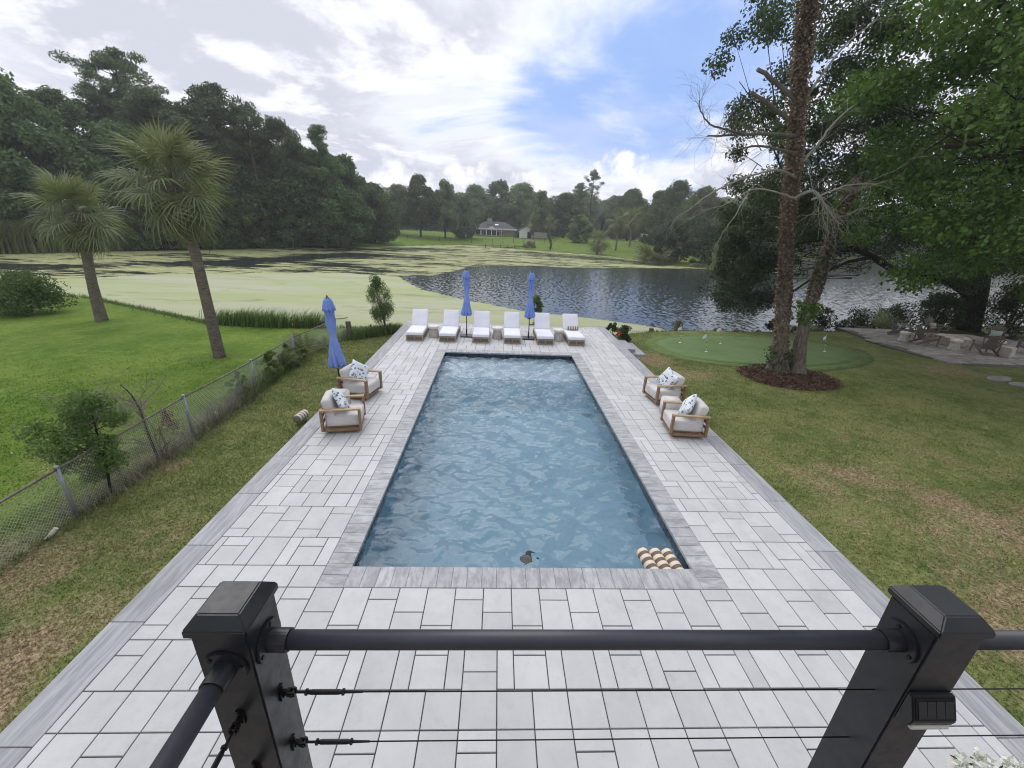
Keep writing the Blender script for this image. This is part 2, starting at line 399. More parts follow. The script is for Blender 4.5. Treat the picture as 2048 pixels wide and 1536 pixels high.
bn = t.bump(t.math('ADD', t.math('MULTIPLY', n3, .6), t.math('MULTIPLY', t.noise(t.coord('World'), 60.0, 2, .6), .4)), .9, .04)
MAT['lawn'] = t.done(t.pbr(c, .95, 0.0, .1, bn))
t = NT('grass_blade'); c, n2, n3 = lawn_colour(t)
r = t.attr('rnd'); c = t.mix(t.math('MULTIPLY', r, .45), c, t.mix(1.0, c, (1.75, 1.6, 1.5), 'MULTIPLY'))
p = t.pbr(c, .8, 0.0, .2); tr = t.n('ShaderNodeBsdfTranslucent'); t.put(tr.inputs[0], c)
ms = t.n('ShaderNodeMixShader'); ms.inputs[0].default_value = .3; t.L.new(p, ms.inputs[1]); t.L.new(tr.outputs[0], ms.inputs[2]); MAT['grass_blade'] = t.done(ms.outputs[0])

def graded(a, b, fine0, fine1, step, grow=1.13):
    xs = list(np.arange(fine0, fine1+1e-6, step)); s = step; x = fine1
    while x < b: s *= grow; x += s; xs.append(min(x, b))
    s = step; x = fine0; left = []
    while x > a: s *= grow; x -= s; left.append(max(x, a))
    return np.array(left[::-1]+xs)
def grid_faces(nx, ny):
    i = np.arange(nx-1)[:, None]*ny+np.arange(ny-1)[None, :]; i = i.ravel()
    return np.stack([i, i+ny, i+ny+1, i+1], 1)
gx = graded(-700, 700, -30, 34, .45, 1.045); gy_ = graded(-30, 900, -4, 30, .45, 1.03)
gx = np.unique(np.concatenate([gx, [DXL+.02, DXL+.115, DXL+.13, DXR-.02, DXR-.115, DXR-.13]])); gy_ = np.unique(np.concatenate([gy_, [DYF-.02, DYF-.115, DYF-.13]]))
GX, GY = np.meshgrid(gx, gy_, indexing='ij'); GZ = height(GX, GY)
me = np_mesh('ground', np.stack([GX, GY, GZ], -1).reshape(-1, 3), grid_faces(len(gx), len(gy_)), smooth=True)
sd = poly_sd(POND, GX, GY)
a = me.attributes.new('bank', 'FLOAT', 'POINT'); a.data.foreach_set('value', np.clip((sd+.9)/.8, 0, 1).ravel().astype(np.float32))
lit = np.clip((-GX-30-(GY-80)*.02)/6, 0, 1)*np.clip((GY-45)/6, 0, 1)*np.clip((112-GY)/8, 0, 1)
lit = np.maximum(lit, np.clip((GX-19)/3, 0, 1)*np.clip((GY-19.5)/2, 0, 1)*np.clip((40-GY)/4, 0, 1)*.8)
lit = np.maximum(lit, np.clip((GY-205)/20, 0, 1))
a = me.attributes.new('litter', 'FLOAT', 'POINT'); a.data.foreach_set('value', lit.ravel().astype(np.float32))
tag(link('ground', me, None, MAT['lawn']), 'mown lawns sloping down to the pond', None, None, 'structure')

# mown grass blades on the near lawns
def grass_blades():
    P = []
    for (x0, x1, y0, y1, k) in ((-7.6, DXL, .6, 19.6, 1500), (DXR, 12.5, .8, 16.5, 1000), (-17, -7.2, 3, 15.5, 700), (12.5, 19, 4, 15, 600), (DXR, 8.0, 16.5, 21.3, 600)):
        n = int((x1-x0)*(y1-y0)*k); P.append(np.stack([rng.uniform(x0, x1, n), rng.uniform(y0, y1, n)], 1))
    P = np.concatenate(P); d = np.hypot(P[:, 0], P[:, 1]); keep = rng.random(len(P)) < np.clip(1.25-d/26, .25, 1)*np.where(P[:, 0] < -7.2, np.clip((15.4-P[:, 1])/6, 0, 1)*np.clip((P[:, 0]+17)/5, 0, 1), 1)*np.where(P[:, 0] > 11, np.clip((19-P[:, 0])/6, 0, 1), 1)
    P = P[keep]; keep = ~((P[:, 0] > DXL-.005) & (P[:, 0] < DXR+.005)) | (P[:, 1] > DYF)
    keep &= poly_sd(GREEN_FRINGE, P[:, 0], P[:, 1]) < -.02; keep &= poly_sd(MULCH, P[:, 0], P[:, 1]) < .05
    keep &= ~((P[:, 0] > 5.4) & (P[:, 0] < 6.3) & (P[:, 1] > 16) & (P[:, 1] < 18.2))
    P = P[keep]; n = len(P); z = height(P[:, 0], P[:, 1])
    B = np.column_stack([P, z-.004]); d = np.hypot(P[:, 0], P[:, 1])
    h = rng.uniform(.018, .045, n)*(1+.3*vnoise(P[:, 0], P[:, 1], 2.1, 3)); w = rng.uniform(.003, .006, n)*(1+d/9)
    th = rng.uniform(0, 2*math.pi, n); lean = rng.uniform(.2, 1.3, n)
    dx = np.stack([np.cos(th), np.sin(th), np.zeros(n)], 1); ln = np.stack([-np.sin(th)*lean, np.cos(th)*lean, np.ones(n)], 1)
    ln = ln/np.linalg.norm(ln, axis=1)[:, None]
    V = np.stack([B-dx*w[:, None], B+dx*w[:, None], B+ln*h[:, None]*1.35], 1).reshape(-1, 3)
    me = np_mesh('grass', V, np.arange(3*n).reshape(n, 3), rng.random(n))
    tag(link('grass', me, None, MAT['grass_blade']), 'short mown grass blades on the lawns beside the pool deck', 'grass', None, 'stuff')
GREEN = np.array([(7.39, 18.12), (7.55, 16.9), (8.24, 15.9), (10.16, 15.35), (12.6, 15.35), (15.05, 16.19), (16.5, 17.2), (16.9, 18.4), (16.5, 19.6), (14.8, 20.2), (12.58, 20.4), (10.3, 20.2), (8.63, 19.75), (7.7, 19.0)])
def smooth_poly(P, it=3):
    P = np.asarray(P, float)
    for _ in range(it):
        Q = np.roll(P, -1, 0); P = np.stack([.75*P+.25*Q, .25*P+.75*Q], 1).reshape(-1, 2)
    return P
GREEN = smooth_poly(GREEN, 2)
_c = GREEN.mean(0); GREEN_FRINGE = GREEN+(GREEN-_c)/np.linalg.norm(GREEN-_c, axis=1)[:, None]*.55
MULCH = smooth_poly(np.array([(9.2, 14.6), (9.1, 13.6), (9.7, 12.65), (10.9, 12.5), (12.0, 12.9), (12.6, 13.9), (12.4, 14.9), (11.4, 15.4), (10.2, 15.3)]), 2)
grass_blades()

# ------------------------------------------------------------------ pond and duckweed
t = NT('pond_water')
bn = t.ripple([(t.coord('World', (1, .42, 1), (0, 0, R(20))), 4.2, 3, .30), (t.coord('World', (1, .5, 1), (0, 0, R(-12))), 11.0, 2, .20)])
MAT['pond_water'] = t.done(t.pbr((.035, .042, .042), .09, 0.0, .5, bn, IOR=1.33))
m = MB(); m.prism([tuple(p) for p in POND+np.sign(POND-POND.mean(0))*1.5], POND_Z-.04, POND_Z); 
me = bpy.data.meshes.new('pond'); me.from_pydata([(x, y, POND_Z) for x, y in ((-400, 20.1), (400, 20.1), (400, 160), (-400, 160))], [], [(0, 1, 2, 3)])
tag(link('pond', me, None, MAT['pond_water']), 'rippled dark pond water reflecting the sky', None, None, 'structure')

MATA = np.array([(-150, 36), (-70, 35.5), (-48, 34.4), (-35.6, 34.2), (-32, 39.5), (-24, 43.8), (-16.3, 46.5), (-10.4, 44.6), (-8.2, 39.5), (-6.4, 36.2), (-2.5, 31.7), (2.2, 27.7), (6.6, 25.9), (9.4, 24.2), (10.2, 22.6), (9, 19), (-150, 19)], float)
OPEN = np.array([(-10.6, 45.2), (-9.2, 46.6), (-6.9, 47.0), (-6.2, 50), (-4.9, 54.5), (-4.2, 59), (-1, 62.5), (4.8, 64.6), (10, 63.6), (16, 65.5), (23, 67.8), (30, 70), (34, 71), (36.3, 70.4), (45, 72), (90, 120), (200, 120), (200, 20), (11, 20), (10.4, 22.8), (9.4, 24.2), (6.6, 25.9), (2.2, 27.7), (-2.5, 31.7), (-6.4, 36.2), (-8.2, 39.5)], float)
dxs = graded(-150, 70, -45, 40, .42, 1.08); dys = graded(18, 134, 19, 75, .42, 1.06)
DX, DY = np.meshgrid(dxs, dys, indexing='ij')
sA = poly_sd(MATA, DX, DY); sO = poly_sd(OPEN, DX, DY); sP = poly_sd(POND, DX, DY)
cov = np.where(sA > 0, 1.0, 0)
cov = np.clip(.5+sA/1.1, -.6, 1.35)
def band(x0, y0, x1, y1, w): 
    ex, ey = x1-x0, y1-y0; q = np.clip(((DX-x0)*ex+(DY-y0)*ey)/(ex*ex+ey*ey), 0, 1); return np.exp(-((DX-x0-q*ex)**2+(DY-y0-q*ey)**2)/w**2)
rough = .57+.12*vnoise(DX*.6, DY*1.6, .22, 2)+.13*vnoise(DX*.7, DY*1.7, .7, 5)+.10*vnoise(DX*.8, DY*1.9, 1.7, 8)
rough += -.30*band(-47, 41, -33, 52, 2.6)-.42*band(-33, 53, -24, 73, 4.2)-.2*band(-24, 73, -14, 72, 3)+.35*band(-56, 55, -46, 68, 2.2)-.2*band(-22, 56, -14, 50, 2)-.28*band(-30, 84, -16, 100, 4)-.25*band(6, 100, 30, 82, 5)
rough += .3*band(-46, 69, -41, 82, 1.6)+.45*band(-24, 105, -10, 124, 2.5)+.45*band(-8, 124, 24, 100, 2.6)
bare = band(-21, 40, -13, 35, 2.0)*.28+band(-23, 47, -14, 45, 1.5)*.25
cov = np.maximum(cov-bare, np.where(sA < 1, rough, -1))
openk = np.clip(.5-sO/.9, -1, 1.5); cov = np.where(sO > -.6, np.minimum(cov, openk), cov)
shore = np.where((sP > 0) & (DY > 60), 1.0-sP/1.1, -1); cov = np.maximum(cov, np.where((DX > 8) & (DY > 60), shore*.9, -1))
cov = np.where(sP < -.7, -1, cov)
keepv = cov > .02
F = grid_faces(len(dxs), len(dys)); kf = keepv.ravel()[F].any(1)
me = np_mesh('duckweed', np.stack([DX, DY, np.full(DX.shape, POND_Z+.012)], -1).reshape(-1, 3), F[kf])
a = me.attributes.new('cover', 'FLOAT', 'POINT'); a.data.foreach_set('value', cov.ravel().astype(np.float32))
a = me.attributes.new('mat', 'FLOAT', 'POINT'); a.data.foreach_set('value', np.clip(sA/1.5+.3, 0, 1).ravel().astype(np.float32))
t = NT('duckweed'); v = t.coord('World'); va = t.coord('World', (.45, 1.5, 1))
fine = t.math('ADD', t.math('MULTIPLY', t.noise(va, 1.6, 6, .7), .55), t.math('MULTIPLY', t.noise(va, .55, 5, .65), .45))
al = t.math('ADD', t.attr('cover'), t.math('MULTIPLY', t.math('SUBTRACT', fine, .5), 2.3)); al = t.mr(al, .46, .54)
big = t.noise(va, .16, 4, .6); mid = t.noise(va, .8, 5, .65); tiny = t.noise(v, 9.0, 3, .7)
c = t.mix(t.mr(big, .36, .64), (.31, .345, .16), (.37, .38, .255))
c = t.mix(t.mr(mid, .42, .72), c, (.30, .345, .15)); c = t.mix(t.math('MULTIPLY', t.mr(t.noise(va, .33, 7, .75, 1.0), .54, .66), .75), c, (.19, .21, .10)); c = t.mix(t.math('MULTIPLY', t.mr(tiny, .5, .8), .35), c, (.25, .27, .13))
grey = t.mr(t.noise(va, .1, 3, .5), .50, .62); c = t.mix(t.math('MULTIPLY', grey, t.math('MULTIPLY', t.attr('mat'), .55)), c, (.39, .38, .30))
c = t.mix(t.mr(t.attr('mat'), .2, .5), t.mix(t.mr(t.noise(va, 2.2, 4, .7), .4, .7), (.36, .37, .17), (.17, .19, .075)), c)
p = t.pbr(c, .75, 0.0, .3, t.bump(t.noise(v, 14.0, 3, .7), .35, .02)); tp = t.n('ShaderNodeBsdfTransparent')
ms = t.n('ShaderNodeMixShader'); t.L.new(al, ms.inputs[0]); t.L.new(tp.outputs[0], ms.inputs[1]); t.L.new(p, ms.inputs[2]); MAT['duckweed'] = t.done(ms.outputs[0])
tag(link('duckweed', me, None, MAT['duckweed']), 'pale green duckweed mats floating over the pond', 'duckweed', None, 'stuff')

# ------------------------------------------------------------------ pool deck
def stone_mat(name, c1, c2, c3, stretch, scale, rough=.75, rndattr=False, varyk=.12):
    t = NT(name); geo = t.coord('World', stretch); v = t.coord('World')
    r = t.attr('rnd') if rndattr else t.objrand()
    off = t.n('ShaderNodeVectorMath', operation='ADD'); t.L.new(geo, off.inputs[0]); sc = t.n('ShaderNodeCombineXYZ'); t.L.new(t.math('MULTIPLY', r, 40.0), sc.inputs[0]); t.L.new(t.math('MULTIPLY', r, 23.0), sc.inputs[2]); t.L.new(sc.outputs[0], off.inputs[1])
    a = t.noise(off.outputs[0], scale, 6, .62, .3); b = t.noise(off.outputs[0], scale*4.3, 5, .65)
    c = t.mix(t.mr(a, .34, .66), c1, c2); c = t.mix(t.math('MULTIPLY', t.mr(b, .5, .75), .6), c, c3)
    k = t.math('ADD', t.math('MULTIPLY', r, varyk), 1-varyk/2); cc = t.n('ShaderNodeCombineColor'); [t.L.new(k, cc.inputs[i]) for i in range(3)]
    c = t.mix(1.0, c, cc.outputs[0], 'MULTIPLY')
    # a little dirt
    c = t.mix(t.math('MULTIPLY', t.mr(t.noise(v, .8, 7, .75), .48, .8), .34), c, (.24, .235, .22))
    MAT[name] = t.done(t.pbr(c, rough, 0.0, .35, t.bump(t.noise(v, 90.0, 3, .7), .18, .004)))
for nm, ra in (('paver', False), ('paver_joined', True)):
    stone_mat(nm, (.50, .505, .515), (.545, .548, .552), (.46, .465, .475), (1, 1, 1), 2.5, .8, ra, .15)
stone_mat('coping_x', (.46, .465, .48), (.28, .285, .30), (.54, .545, .55), (1.2, 3.6, 1), 3.2, .7, False, .2)   # streaks along x
stone_mat('coping_y', (.46, .465, .48), (.30, .305, .32), (.54, .545, .55), (3.6, 1.2, 1), 3.2, .7, False, .2)
stone_mat('border', (.40, .405, .425), (.26, .265, .285), (.46, .465, .48), (7, .55, 1), 2.4, .7, False, .14)
simple('joint_sand', (.055, .057, .06), (.09, .09, .09), 30, .95)
deck = None
m = MB()
for (x0, x1, y0, y1) in ((DXL+.02, PX0-.06, DYN, DYF-.02), (PX1+.06, DXR-.02, DYN, DYF-.02), (PX0-.06, PX1+.06, DYN, PY0-.06), (PX0-.06, PX1+.06, PY1+.06, DYF-.02)):
    m.box(((x0+x1)/2, (y0+y1)/2, -.42), (x1-x0, y1-y0, .81))
deck = tag(m.build('pool_deck', MAT['joint_sand']), 'pale grey paver deck around the pool', None, None, 'structure')
U = .1835
def clip_rects(r, hole):
    x0, x1, y0, y1 = r; a0, a1, b0, b1 = hole
    if x1 <= a0 or x0 >= a1 or y1 <= b0 or y0 >= b1: return [r]
    out = []
    if y0 < b0: out.append((x0, x1, y0, b0))
    if y1 > b1: out.append((x0, x1, b1, y1))
    yy0, yy1 = max(y0, b0), min(y1, b1)
    if x0 < a0: out.append((x0, a0, yy0, yy1))
    if x1 > a1: out.append((a1, x1, yy0, yy1))
    return out
def pattern():
    """modular ashlar: bands of upright pieces with bands of mixed small and large ones between"""
    pcs = []; x_origin = PX0-COP; ytop = PY0-COP
    # bands downward (toward the house) and upward
    def bandA(yt, sh):      # 4 units tall, columns of 2 units
        for i in range(-12, 34):
            x = (i*2+sh)*U; k = i % 3
            for (a, b) in (((0, 2), (2, 4)), ((0, 3), (3, 4)), ((0, 1), (1, 4)))[k]: pcs.append((x, x+2*U, yt-b*U, yt-a*U))
    def bandB(yt, sh):      # 5 units tall, period 6
        for i in range(-6, 14):
            x = (i*6+sh)*U
            for (a, b, c, d) in ((0, 1, 0, 3), (1, 3, 0, 1), (1, 3, 1, 3), (3, 4, 0, 3), (0, 2, 3, 5), (2, 4, 3, 5), (4, 6, 0, 2) if i % 2 else (4, 6, 0, 3), (4, 6, 2, 5) if i % 2 else (4, 6, 3, 5)):
                pcs.append((x+a*U, x+b*U, yt-d*U, yt-c*U))
    y = 0.0; k = 0
    while y > -(ytop-DYN)-1:
        if k % 2 == 0: bandA(y, [0, 1, 4, 3][k//2 % 4]); y -= 4*U
        else: bandB(y, [1, 4, 0, 3][k//2 % 4]); y -= 5*U
        k += 1
    y = 0.0; k = 1
    while y < DYF-ytop:
        if k % 2 == 0: y += 4*U; bandA(y, [3, 0, 1, 4][k//2 % 4])
        else: y += 5*U; bandB(y, [2, 5, 1, 4][k//2 % 4])
        k += 1
    return [(x_origin+a, x_origin+b, ytop+c, ytop+d) for a, b, c, d in pcs]
hole = (PX0-COP, PX1+COP, PY0-COP, PY1+COP); area = (DXL+BW, DXR-BW, DYN+.02, DYF-.24)
pv = []
for r in pattern():
    r = (max(r[0], area[0]), min(r[1], area[1]), max(r[2], area[2]), min(r[3], area[3]))
    if r[1]-r[0] < .04 or r[3]-r[2] < .04: continue
    pv += [q for q in clip_rects(r, hole) if q[1]-q[0] > .04 and q[3]-q[2] > .04]
def shown(r):
    x, y = (r[0]+r[1])/2, (r[2]+r[3])/2
    if y < 1.55 or abs(x-.3) > 1.55+.95*y: return 0
    dd = x*x+y*y+20; return (r[1]-r[0])*(r[3]-r[2])*4.5/dd**1.5
pv.sort(key=shown, reverse=True)
cache = {}
GAP = .0058
for r in pv[:300]:
    w, d = round(r[1]-r[0], 3), round(r[3]-r[2], 3)
    if (w, d) not in cache: cache[(w, d)] = MB().cbox(-w/2+GAP, w/2-GAP, -d/2+GAP, d/2-GAP, -.045, 0, .004).mesh('paver')
    o = link('paver', cache[(w, d)], deck, MAT['paver']); o.location = ((r[0]+r[1])/2, (r[2]+r[3])/2, random.uniform(-.0015, .0015)); o.rotation_euler = (random.uniform(-.002, .002), random.uniform(-.002, .002), 0)
m = MB(); rr = []
for r in pv[300:]:
    n0 = len(m.f); m.cbox(r[0]+GAP, r[1]-GAP, r[2]+GAP, r[3]-GAP, -.045, random.uniform(-.0015, .0015), .004); rr += [random.random()]*(len(m.f)-n0)
me = m.mesh('smaller_pavers'); a = me.attributes.new('rnd', 'FLOAT', 'FACE'); a.data.foreach_set('value', np.array(rr, np.float32))
tag(link('pavers_beyond', me, deck, MAT['paver_joined']), None, None, None, 'stuff')
# coping stones: short stones set across the pool edge, mitred at the corners
def split(a, b, step):
    n = max(1, round((b-a)/step)); return [(a+(b-a)*i/n, a+(b-a)*(i+1)/n) for i in range(n)]
OV = .02
for side in (-1, 1):
    xa, xb = (PX0-COP, PX0+OV) if side < 0 else (PX1-OV, PX1+COP)
    for (y0, y1) in split(PY0-COP, PY1+COP, .205):
        me = MB().cbox(xa+.0015, xb, y0+.0012, y1-.0012, -.05, .002, .005).mesh('coping_stone'); link('coping_stone', me, deck, MAT['coping_x'])
for side in (-1, 1):
    ya, yb = (PY0-COP, PY0+OV) if side < 0 else (PY1-OV, PY1+COP)
    for (x0, x1) in split(PX0+OV, PX1-OV, .205):
        me = MB().cbox(x0+.0012, x1-.0012, ya+.0015, yb, -.05, .002, .005).mesh('coping_stone'); link('coping_stone', me, deck, MAT['coping_y'])
# border slabs
for xa, xb in ((DXL, DXL+BW), (DXR-BW, DXR)):
    for i, (y0, y1) in enumerate(split(DYN, DYF-.24, 1.22)):
        link('border_slab', MB().cbox(xa+.004, xb-.004, y0+.003, y1-.003, -.07, .001, .006).mesh('border_slab'), deck, MAT['border'])
for (x0, x1) in split(DXL, DXR, .6):
    link('border_slab', MB().cbox(x0+.003, x1-.003, DYF-.24, DYF, -.07, .001, .006).mesh('border_slab'), deck, MAT['coping_x'])
simple('concrete', (.30, .29, .275), (.38, .37, .35), 7, .9, .3, 60)
m = MB()
m.box((DXL+.06, (DYN+DYF)/2, -.40), (.09, DYF-DYN-.04, .66)); m.box((DXR-.06, (DYN+DYF)/2, -.40), (.09, DYF-DYN-.04, .66)); m.box(((DXL+DXR)/2, DYF-.06, -.55), (DXR-DXL-.25, .09, .96))
m.build('deck_skirt', MAT['concrete'], deck)
# two rough stone steps off the deck at the far right
for (x, y, z, sx, sy, sz) in ((5.66, 17.25, -.17, .42, 1.5, .16), (5.98, 17.15, -.30, .5, 1.9, .16)):
    o = MB().box((0, 0, 0), (sx, sy, sz)).build('step_slab', MAT['border'], deck, bevel=.012); o.location = (x, y, z)

# ------------------------------------------------------------------ pool
WZ = -.17; LEDGE_Y = 13.0; LEDGE_Z = -.42; FLOOR_Z = -1.45
t = NT('pool_plaster'); v = t.coord('World'); a = t.noise(v, 1.2, 6, .65); b = t.noise(v, 14.0, 4, .7)
c = t.mix(t.mr(a, .3, .7), (.225, .37, .48), (.29, .45, .56)); c = t.mix(t.math('MULTIPLY', b, .25), c, (.42, .58, .66)); MAT['pool_plaster'] = t.done(t.pbr(c, .8, 0.0, .3))
pool = empty('swimming_pool', (0, 0, 0)); tag(pool, 'long rectangular in-ground pool with rippled blue water', 'pool')
m = MB()
m.box(((PX0+PX1)/2, (PY0+PY1)/2, FLOOR_Z-.05), (PX1-PX0+.1, PY1-PY0+.1, .1))
for x in (PX0-.025, PX1+.025): m.box((x, (PY0+PY1)/2, (FLOOR_Z-.03)/2-.03), (.05, PY1-PY0+.1, -FLOOR_Z-.03))
for y in (PY0-.025, PY1+.025): m.box(((PX0+PX1)/2, y, (FLOOR_Z-.03)/2-.03), (PX1-PX0-.001, .05, -FLOOR_Z-.03))
m.build('basin', MAT['pool_plaster'], pool)
t = NT('ledge_plaster'); v = t.coord('World'); c = t.mix(t.mr(t.noise(v, 2.0, 6, .65), .3, .7), (.40, .52, .62), (.48, .58, .67)); MAT['ledge_plaster'] = t.done(t.pbr(c, .8, 0.0, .3))
MB().box(((PX0+PX1)/2, (LEDGE_Y+PY1)/2, (LEDGE_Z+FLOOR_Z)/2), (PX1-PX0-.004, PY1-LEDGE_Y-.002, LEDGE_Z-FLOOR_Z-.002)).build('sun_shelf', MAT['ledge_plaster'], pool)
m = MB(); xa, xb = PX0+.003, PX1-.003; pr_ = [(LEDGE_Y-.002, LEDGE_Z-.004), (LEDGE_Y-.10, LEDGE_Z-.04), (LEDGE_Y-1.5, FLOOR_Z+.01), (LEDGE_Y-.002, FLOOR_Z+.01)]  # ramp added below the shelf, shaped to face up and stay bright
m.add([(xa, y, z) for y, z in pr_]+[(xb, y, z) for y, z in pr_], [(0, 1, 2, 3), (7, 6, 5, 4)]+[(i, 4+i, 4+(i+1) % 4, (i+1) % 4) for i in range(4)]); m.build('slope', MAT['pool_plaster'], pool)
t = NT('pool_tile'); c = t.mix(t.objrand(), (.012, .018, .03), (.03, .045, .065)); MAT['pool_tile'] = t.done(t.pbr(c, .12, 0.0, .5))
simple('tile_grout', (.10, .12, .14), None, rough=.9)
TZ0, TZ1 = -.245, -.052; tl = MB().cbox(-.0735, .0735, -.0935, .0935, 0, .008, .002).mesh('tile')
def tile_at(x, y, rz, nx, ny):
    o = link('tile', tl, pool, MAT['pool_tile']); o.matrix_local = Matrix.Translation((x, y, (TZ0+TZ1)/2)) @ Matrix.Rotation(rz, 4, 'Z') @ Matrix.Rotation(R(90), 4, 'X')
for (a, b) in split(PX0, PX1, .152): tile_at((a+b)/2, PY1-.002, 0, 0, -1)
for (a, b) in split(PY0, PY1, .152):
    tile_at(PX1-.002, (a+b)/2, R(-90), 0, 0); tile_at(PX0+.002, (a+b)/2, R(90), 0, 0)
m = MB(); m.box(((PX0+PX1)/2, PY1-.001, -.15), (PX1-PX0-.006, .004, .20)); m.box((PX0+.001, (PY0+PY1)/2, -.15), (.004, PY1-PY0-.006, .20)); m.box((PX1-.001, (PY0+PY1)/2, -.15), (.004, PY1-PY0-.006, .20)); m.build('grout', MAT['tile_grout'], pool)
# water surface: real waves, stirred up over the shelf where two bubblers rise
nx_, ny_ = 150, 326
wx = np.linspace(PX0+.002, PX1-.002, nx_); wy = np.linspace(PY0+.002, PY1-.002, ny_); WX, WY = np.meshgrid(wx, wy, indexing='ij')
WH = np.zeros(WX.shape); wr = np.random.default_rng(5)
for i in range(70):
    lam = .13+.75*wr.random()**1.6; th = wr.normal(R(88), R(34)); k = 2*math.pi/lam
    ph = k*(WX*math.cos(th)+WY*math.sin(th))+wr.uniform(0, 6.3)+.9*np.sin(WX*wr.uniform(.5, 2)+WY*wr.uniform(.5, 2)+i)
    WH += .0068*lam**.85*np.sin(ph)
WH *= 1.0+.5*np.clip((WY-10)/4, 0, 1)
BUB = [(-.34, 14.28), (1.35, 14.37)]
for (bx, by) in BUB:
    rr_ = np.hypot(WX-bx, WY-by); WH += .006*np.cos(rr_*24)*np.exp(-rr_*1.5)+.05*np.exp(-(rr_/.09)**2)
me = np_mesh('water', np.stack([WX, WY, WZ+WH], -1).reshape(-1, 3), grid_faces(nx_, ny_), smooth=True)
t = NT('pool_water'); v = t.coord('World', (1, 1.25, 1)); bn = t.ripple([(t.coord('World', (.8, 1.5, 1)), 20.0, 3, .30), (t.coord('World', (.6, 1.7, 1)), 8.0, 4, .30)])
MAT['pool_water'] = t.done(t.pbr((.86, .95, .98), 0.0, 0.0, .5, bn, **{'IOR': 1.33, 'Transmission Weight': 1.0}))
link('water', me, pool, MAT['pool_water'])
simple('foam', (.75, .8, .85), None, rough=.6)
for (bx, by) in BUB:
    o = empty('bubbler', (bx, by, WZ)); o.parent = pool
    pts = []
    for i in range(46):
        a = random.uniform(0, 6.28); r_ = abs(random.gauss(0, .07)); pts.append((r_*math.cos(a), r_*math.sin(a), random.uniform(0, .11)*math.exp(-r_*9)+.005))
    m = MB()
    for p in pts: m.lathe([(.001, -.008), (.008, 0), (.001, .009)], 5, p)
    tag(m.build('splash', MAT['foam'], o), None, None, None, 'stuff')
simple('drain', (.03, .035, .035), None, rough=.6)
m = MB(); m.lathe([(.10, 0), (.10, .03), (.06, .05)], 18); [m.box((0, 0, .05), (.19, .02, .01), i*.6) for i in range(5)]
o = m.build('floor_drain', MAT['drain'], pool); o.location = (.68, 5.7, FLOOR_Z)
# ------------------------------------------------------------------ balcony and cable railing
simple('balcony_boards', (.22, .20, .18), (.28, .26, .23), 5, .8)
simple('stucco', (.55, .54, .52), (.60, .59, .57), 9, .9, .2, 80)
tag(MB().box((.3, -.95, 2.58), (9.5, 3.5, .14)).build('balcony_floor', MAT['balcony_boards']), 'balcony floor under the railing', None, None, 'structure')
tag(MB().box((.3, -2.85, 3.2), (14, .3, 7.4)).build('house_wall', MAT['stucco']), 'house wall behind the balcony', None, None, 'structure')
t = NT('black_metal'); v = t.coord('Object'); c = t.mix(t.mr(t.noise(v, 12, 5, .7), .35, .7), (.011, .0115, .0145), (.016, .0165, .021)); MAT['black_metal'] = t.done(t.pbr(c, t.mr(t.noise(v, 25, 4, .7), .3, .7, .30, .46), 0.0, .5, t.bump(t.noise(v, 420, 2, .6), .08, .001)))
t = NT('rail_metal'); v = t.coord('Object'); MAT['rail_metal'] = t.done(t.pbr(t.mix(t.mr(t.noise(v, 9, 5, .7), .35, .7), (.032, .034, .044), (.042, .044, .056)), .42, 0.0, .5))
simple('wire', (.012, .012, .013), None, rough=.35, metal=.6)
PY_ = .685; LX, RX = -.565, 1.062; PW = .116; ZC = 3.70
rail = empty('cable_railing', (LX, PY_, 2.65)); tag(rail, 'black metal balcony railing with square posts, round top rail and thin cables', 'railing')
def rel(o): o.location = Vector(o.location)-Vector((LX, PY_, 2.65)); return o
def flange(x, y, z, ax, par):
    m = MB()
    d = Vector(ax)
    m.tube([Vector((0, 0, 0)), d*.007], .047, 28); o = m.build('flange', MAT['black_metal'], par, bevel=.0015); o.location = (x, y, z)
    m = MB(); m.tube([d*.006, d*.05], .0255, 24); o2 = m.build('sleeve', MAT['black_metal'], par); o2.location = (x, y, z)
    b = d.orthogonal().normalized(); c = d.cross(b); m = MB()
    for k in range(3):
        a = k*2.1+.5; q = (b*math.cos(a)+c*math.sin(a))*.037; m.tube([q+d*.006, q+d*.0095], .0052, 8)
    tag(m.build('screw_heads', MAT['wire'], par), None, None, None, 'stuff').location = (x, y, z)
for px in (LX, RX):
    p = MB().box((0, 0, (ZC-.02-2.65)/2), (PW, PW, ZC-.02-2.65)).build('post', MAT['black_metal'], rail, bevel=.004); p.location = (px-LX, 0, 0)
    m = MB(); h = .0655; f = .0425
    vs = [(-h, -h, -.018), (h, -h, -.018), (h, h, -.018), (-h, h, -.018), (-h, -h, 0), (h, -h, 0), (h, h, 0), (-h, h, 0), (-f, -f, .026), (f, -f, .026), (f, f, .026), (-f, f, .026)]
    fs = [(3, 2, 1, 0), (8, 9, 10, 11)]
    for i in range(4):
        j = (i+1) % 4; fs += [(i, j, 4+j, 4+i), (4+i, 4+j, 8+j, 8+i)]
    m.add(vs, fs); cp = m.build('post_cap', MAT['black_metal'], p, bevel=.0028, smooth=False); cp.location = (0, 0, ZC-2.65)
    rz = 3.595-2.65
    if px == LX:
        flange(PW/2, 0, rz, (1, 0, 0), p); flange(0, -PW/2, rz-.005, (0, -1, 0), p)
    else:
        flange(-PW/2, 0, rz, (-1, 0, 0), p); flange(PW/2, 0, rz, (1, 0, 0), p)
RR = .0212
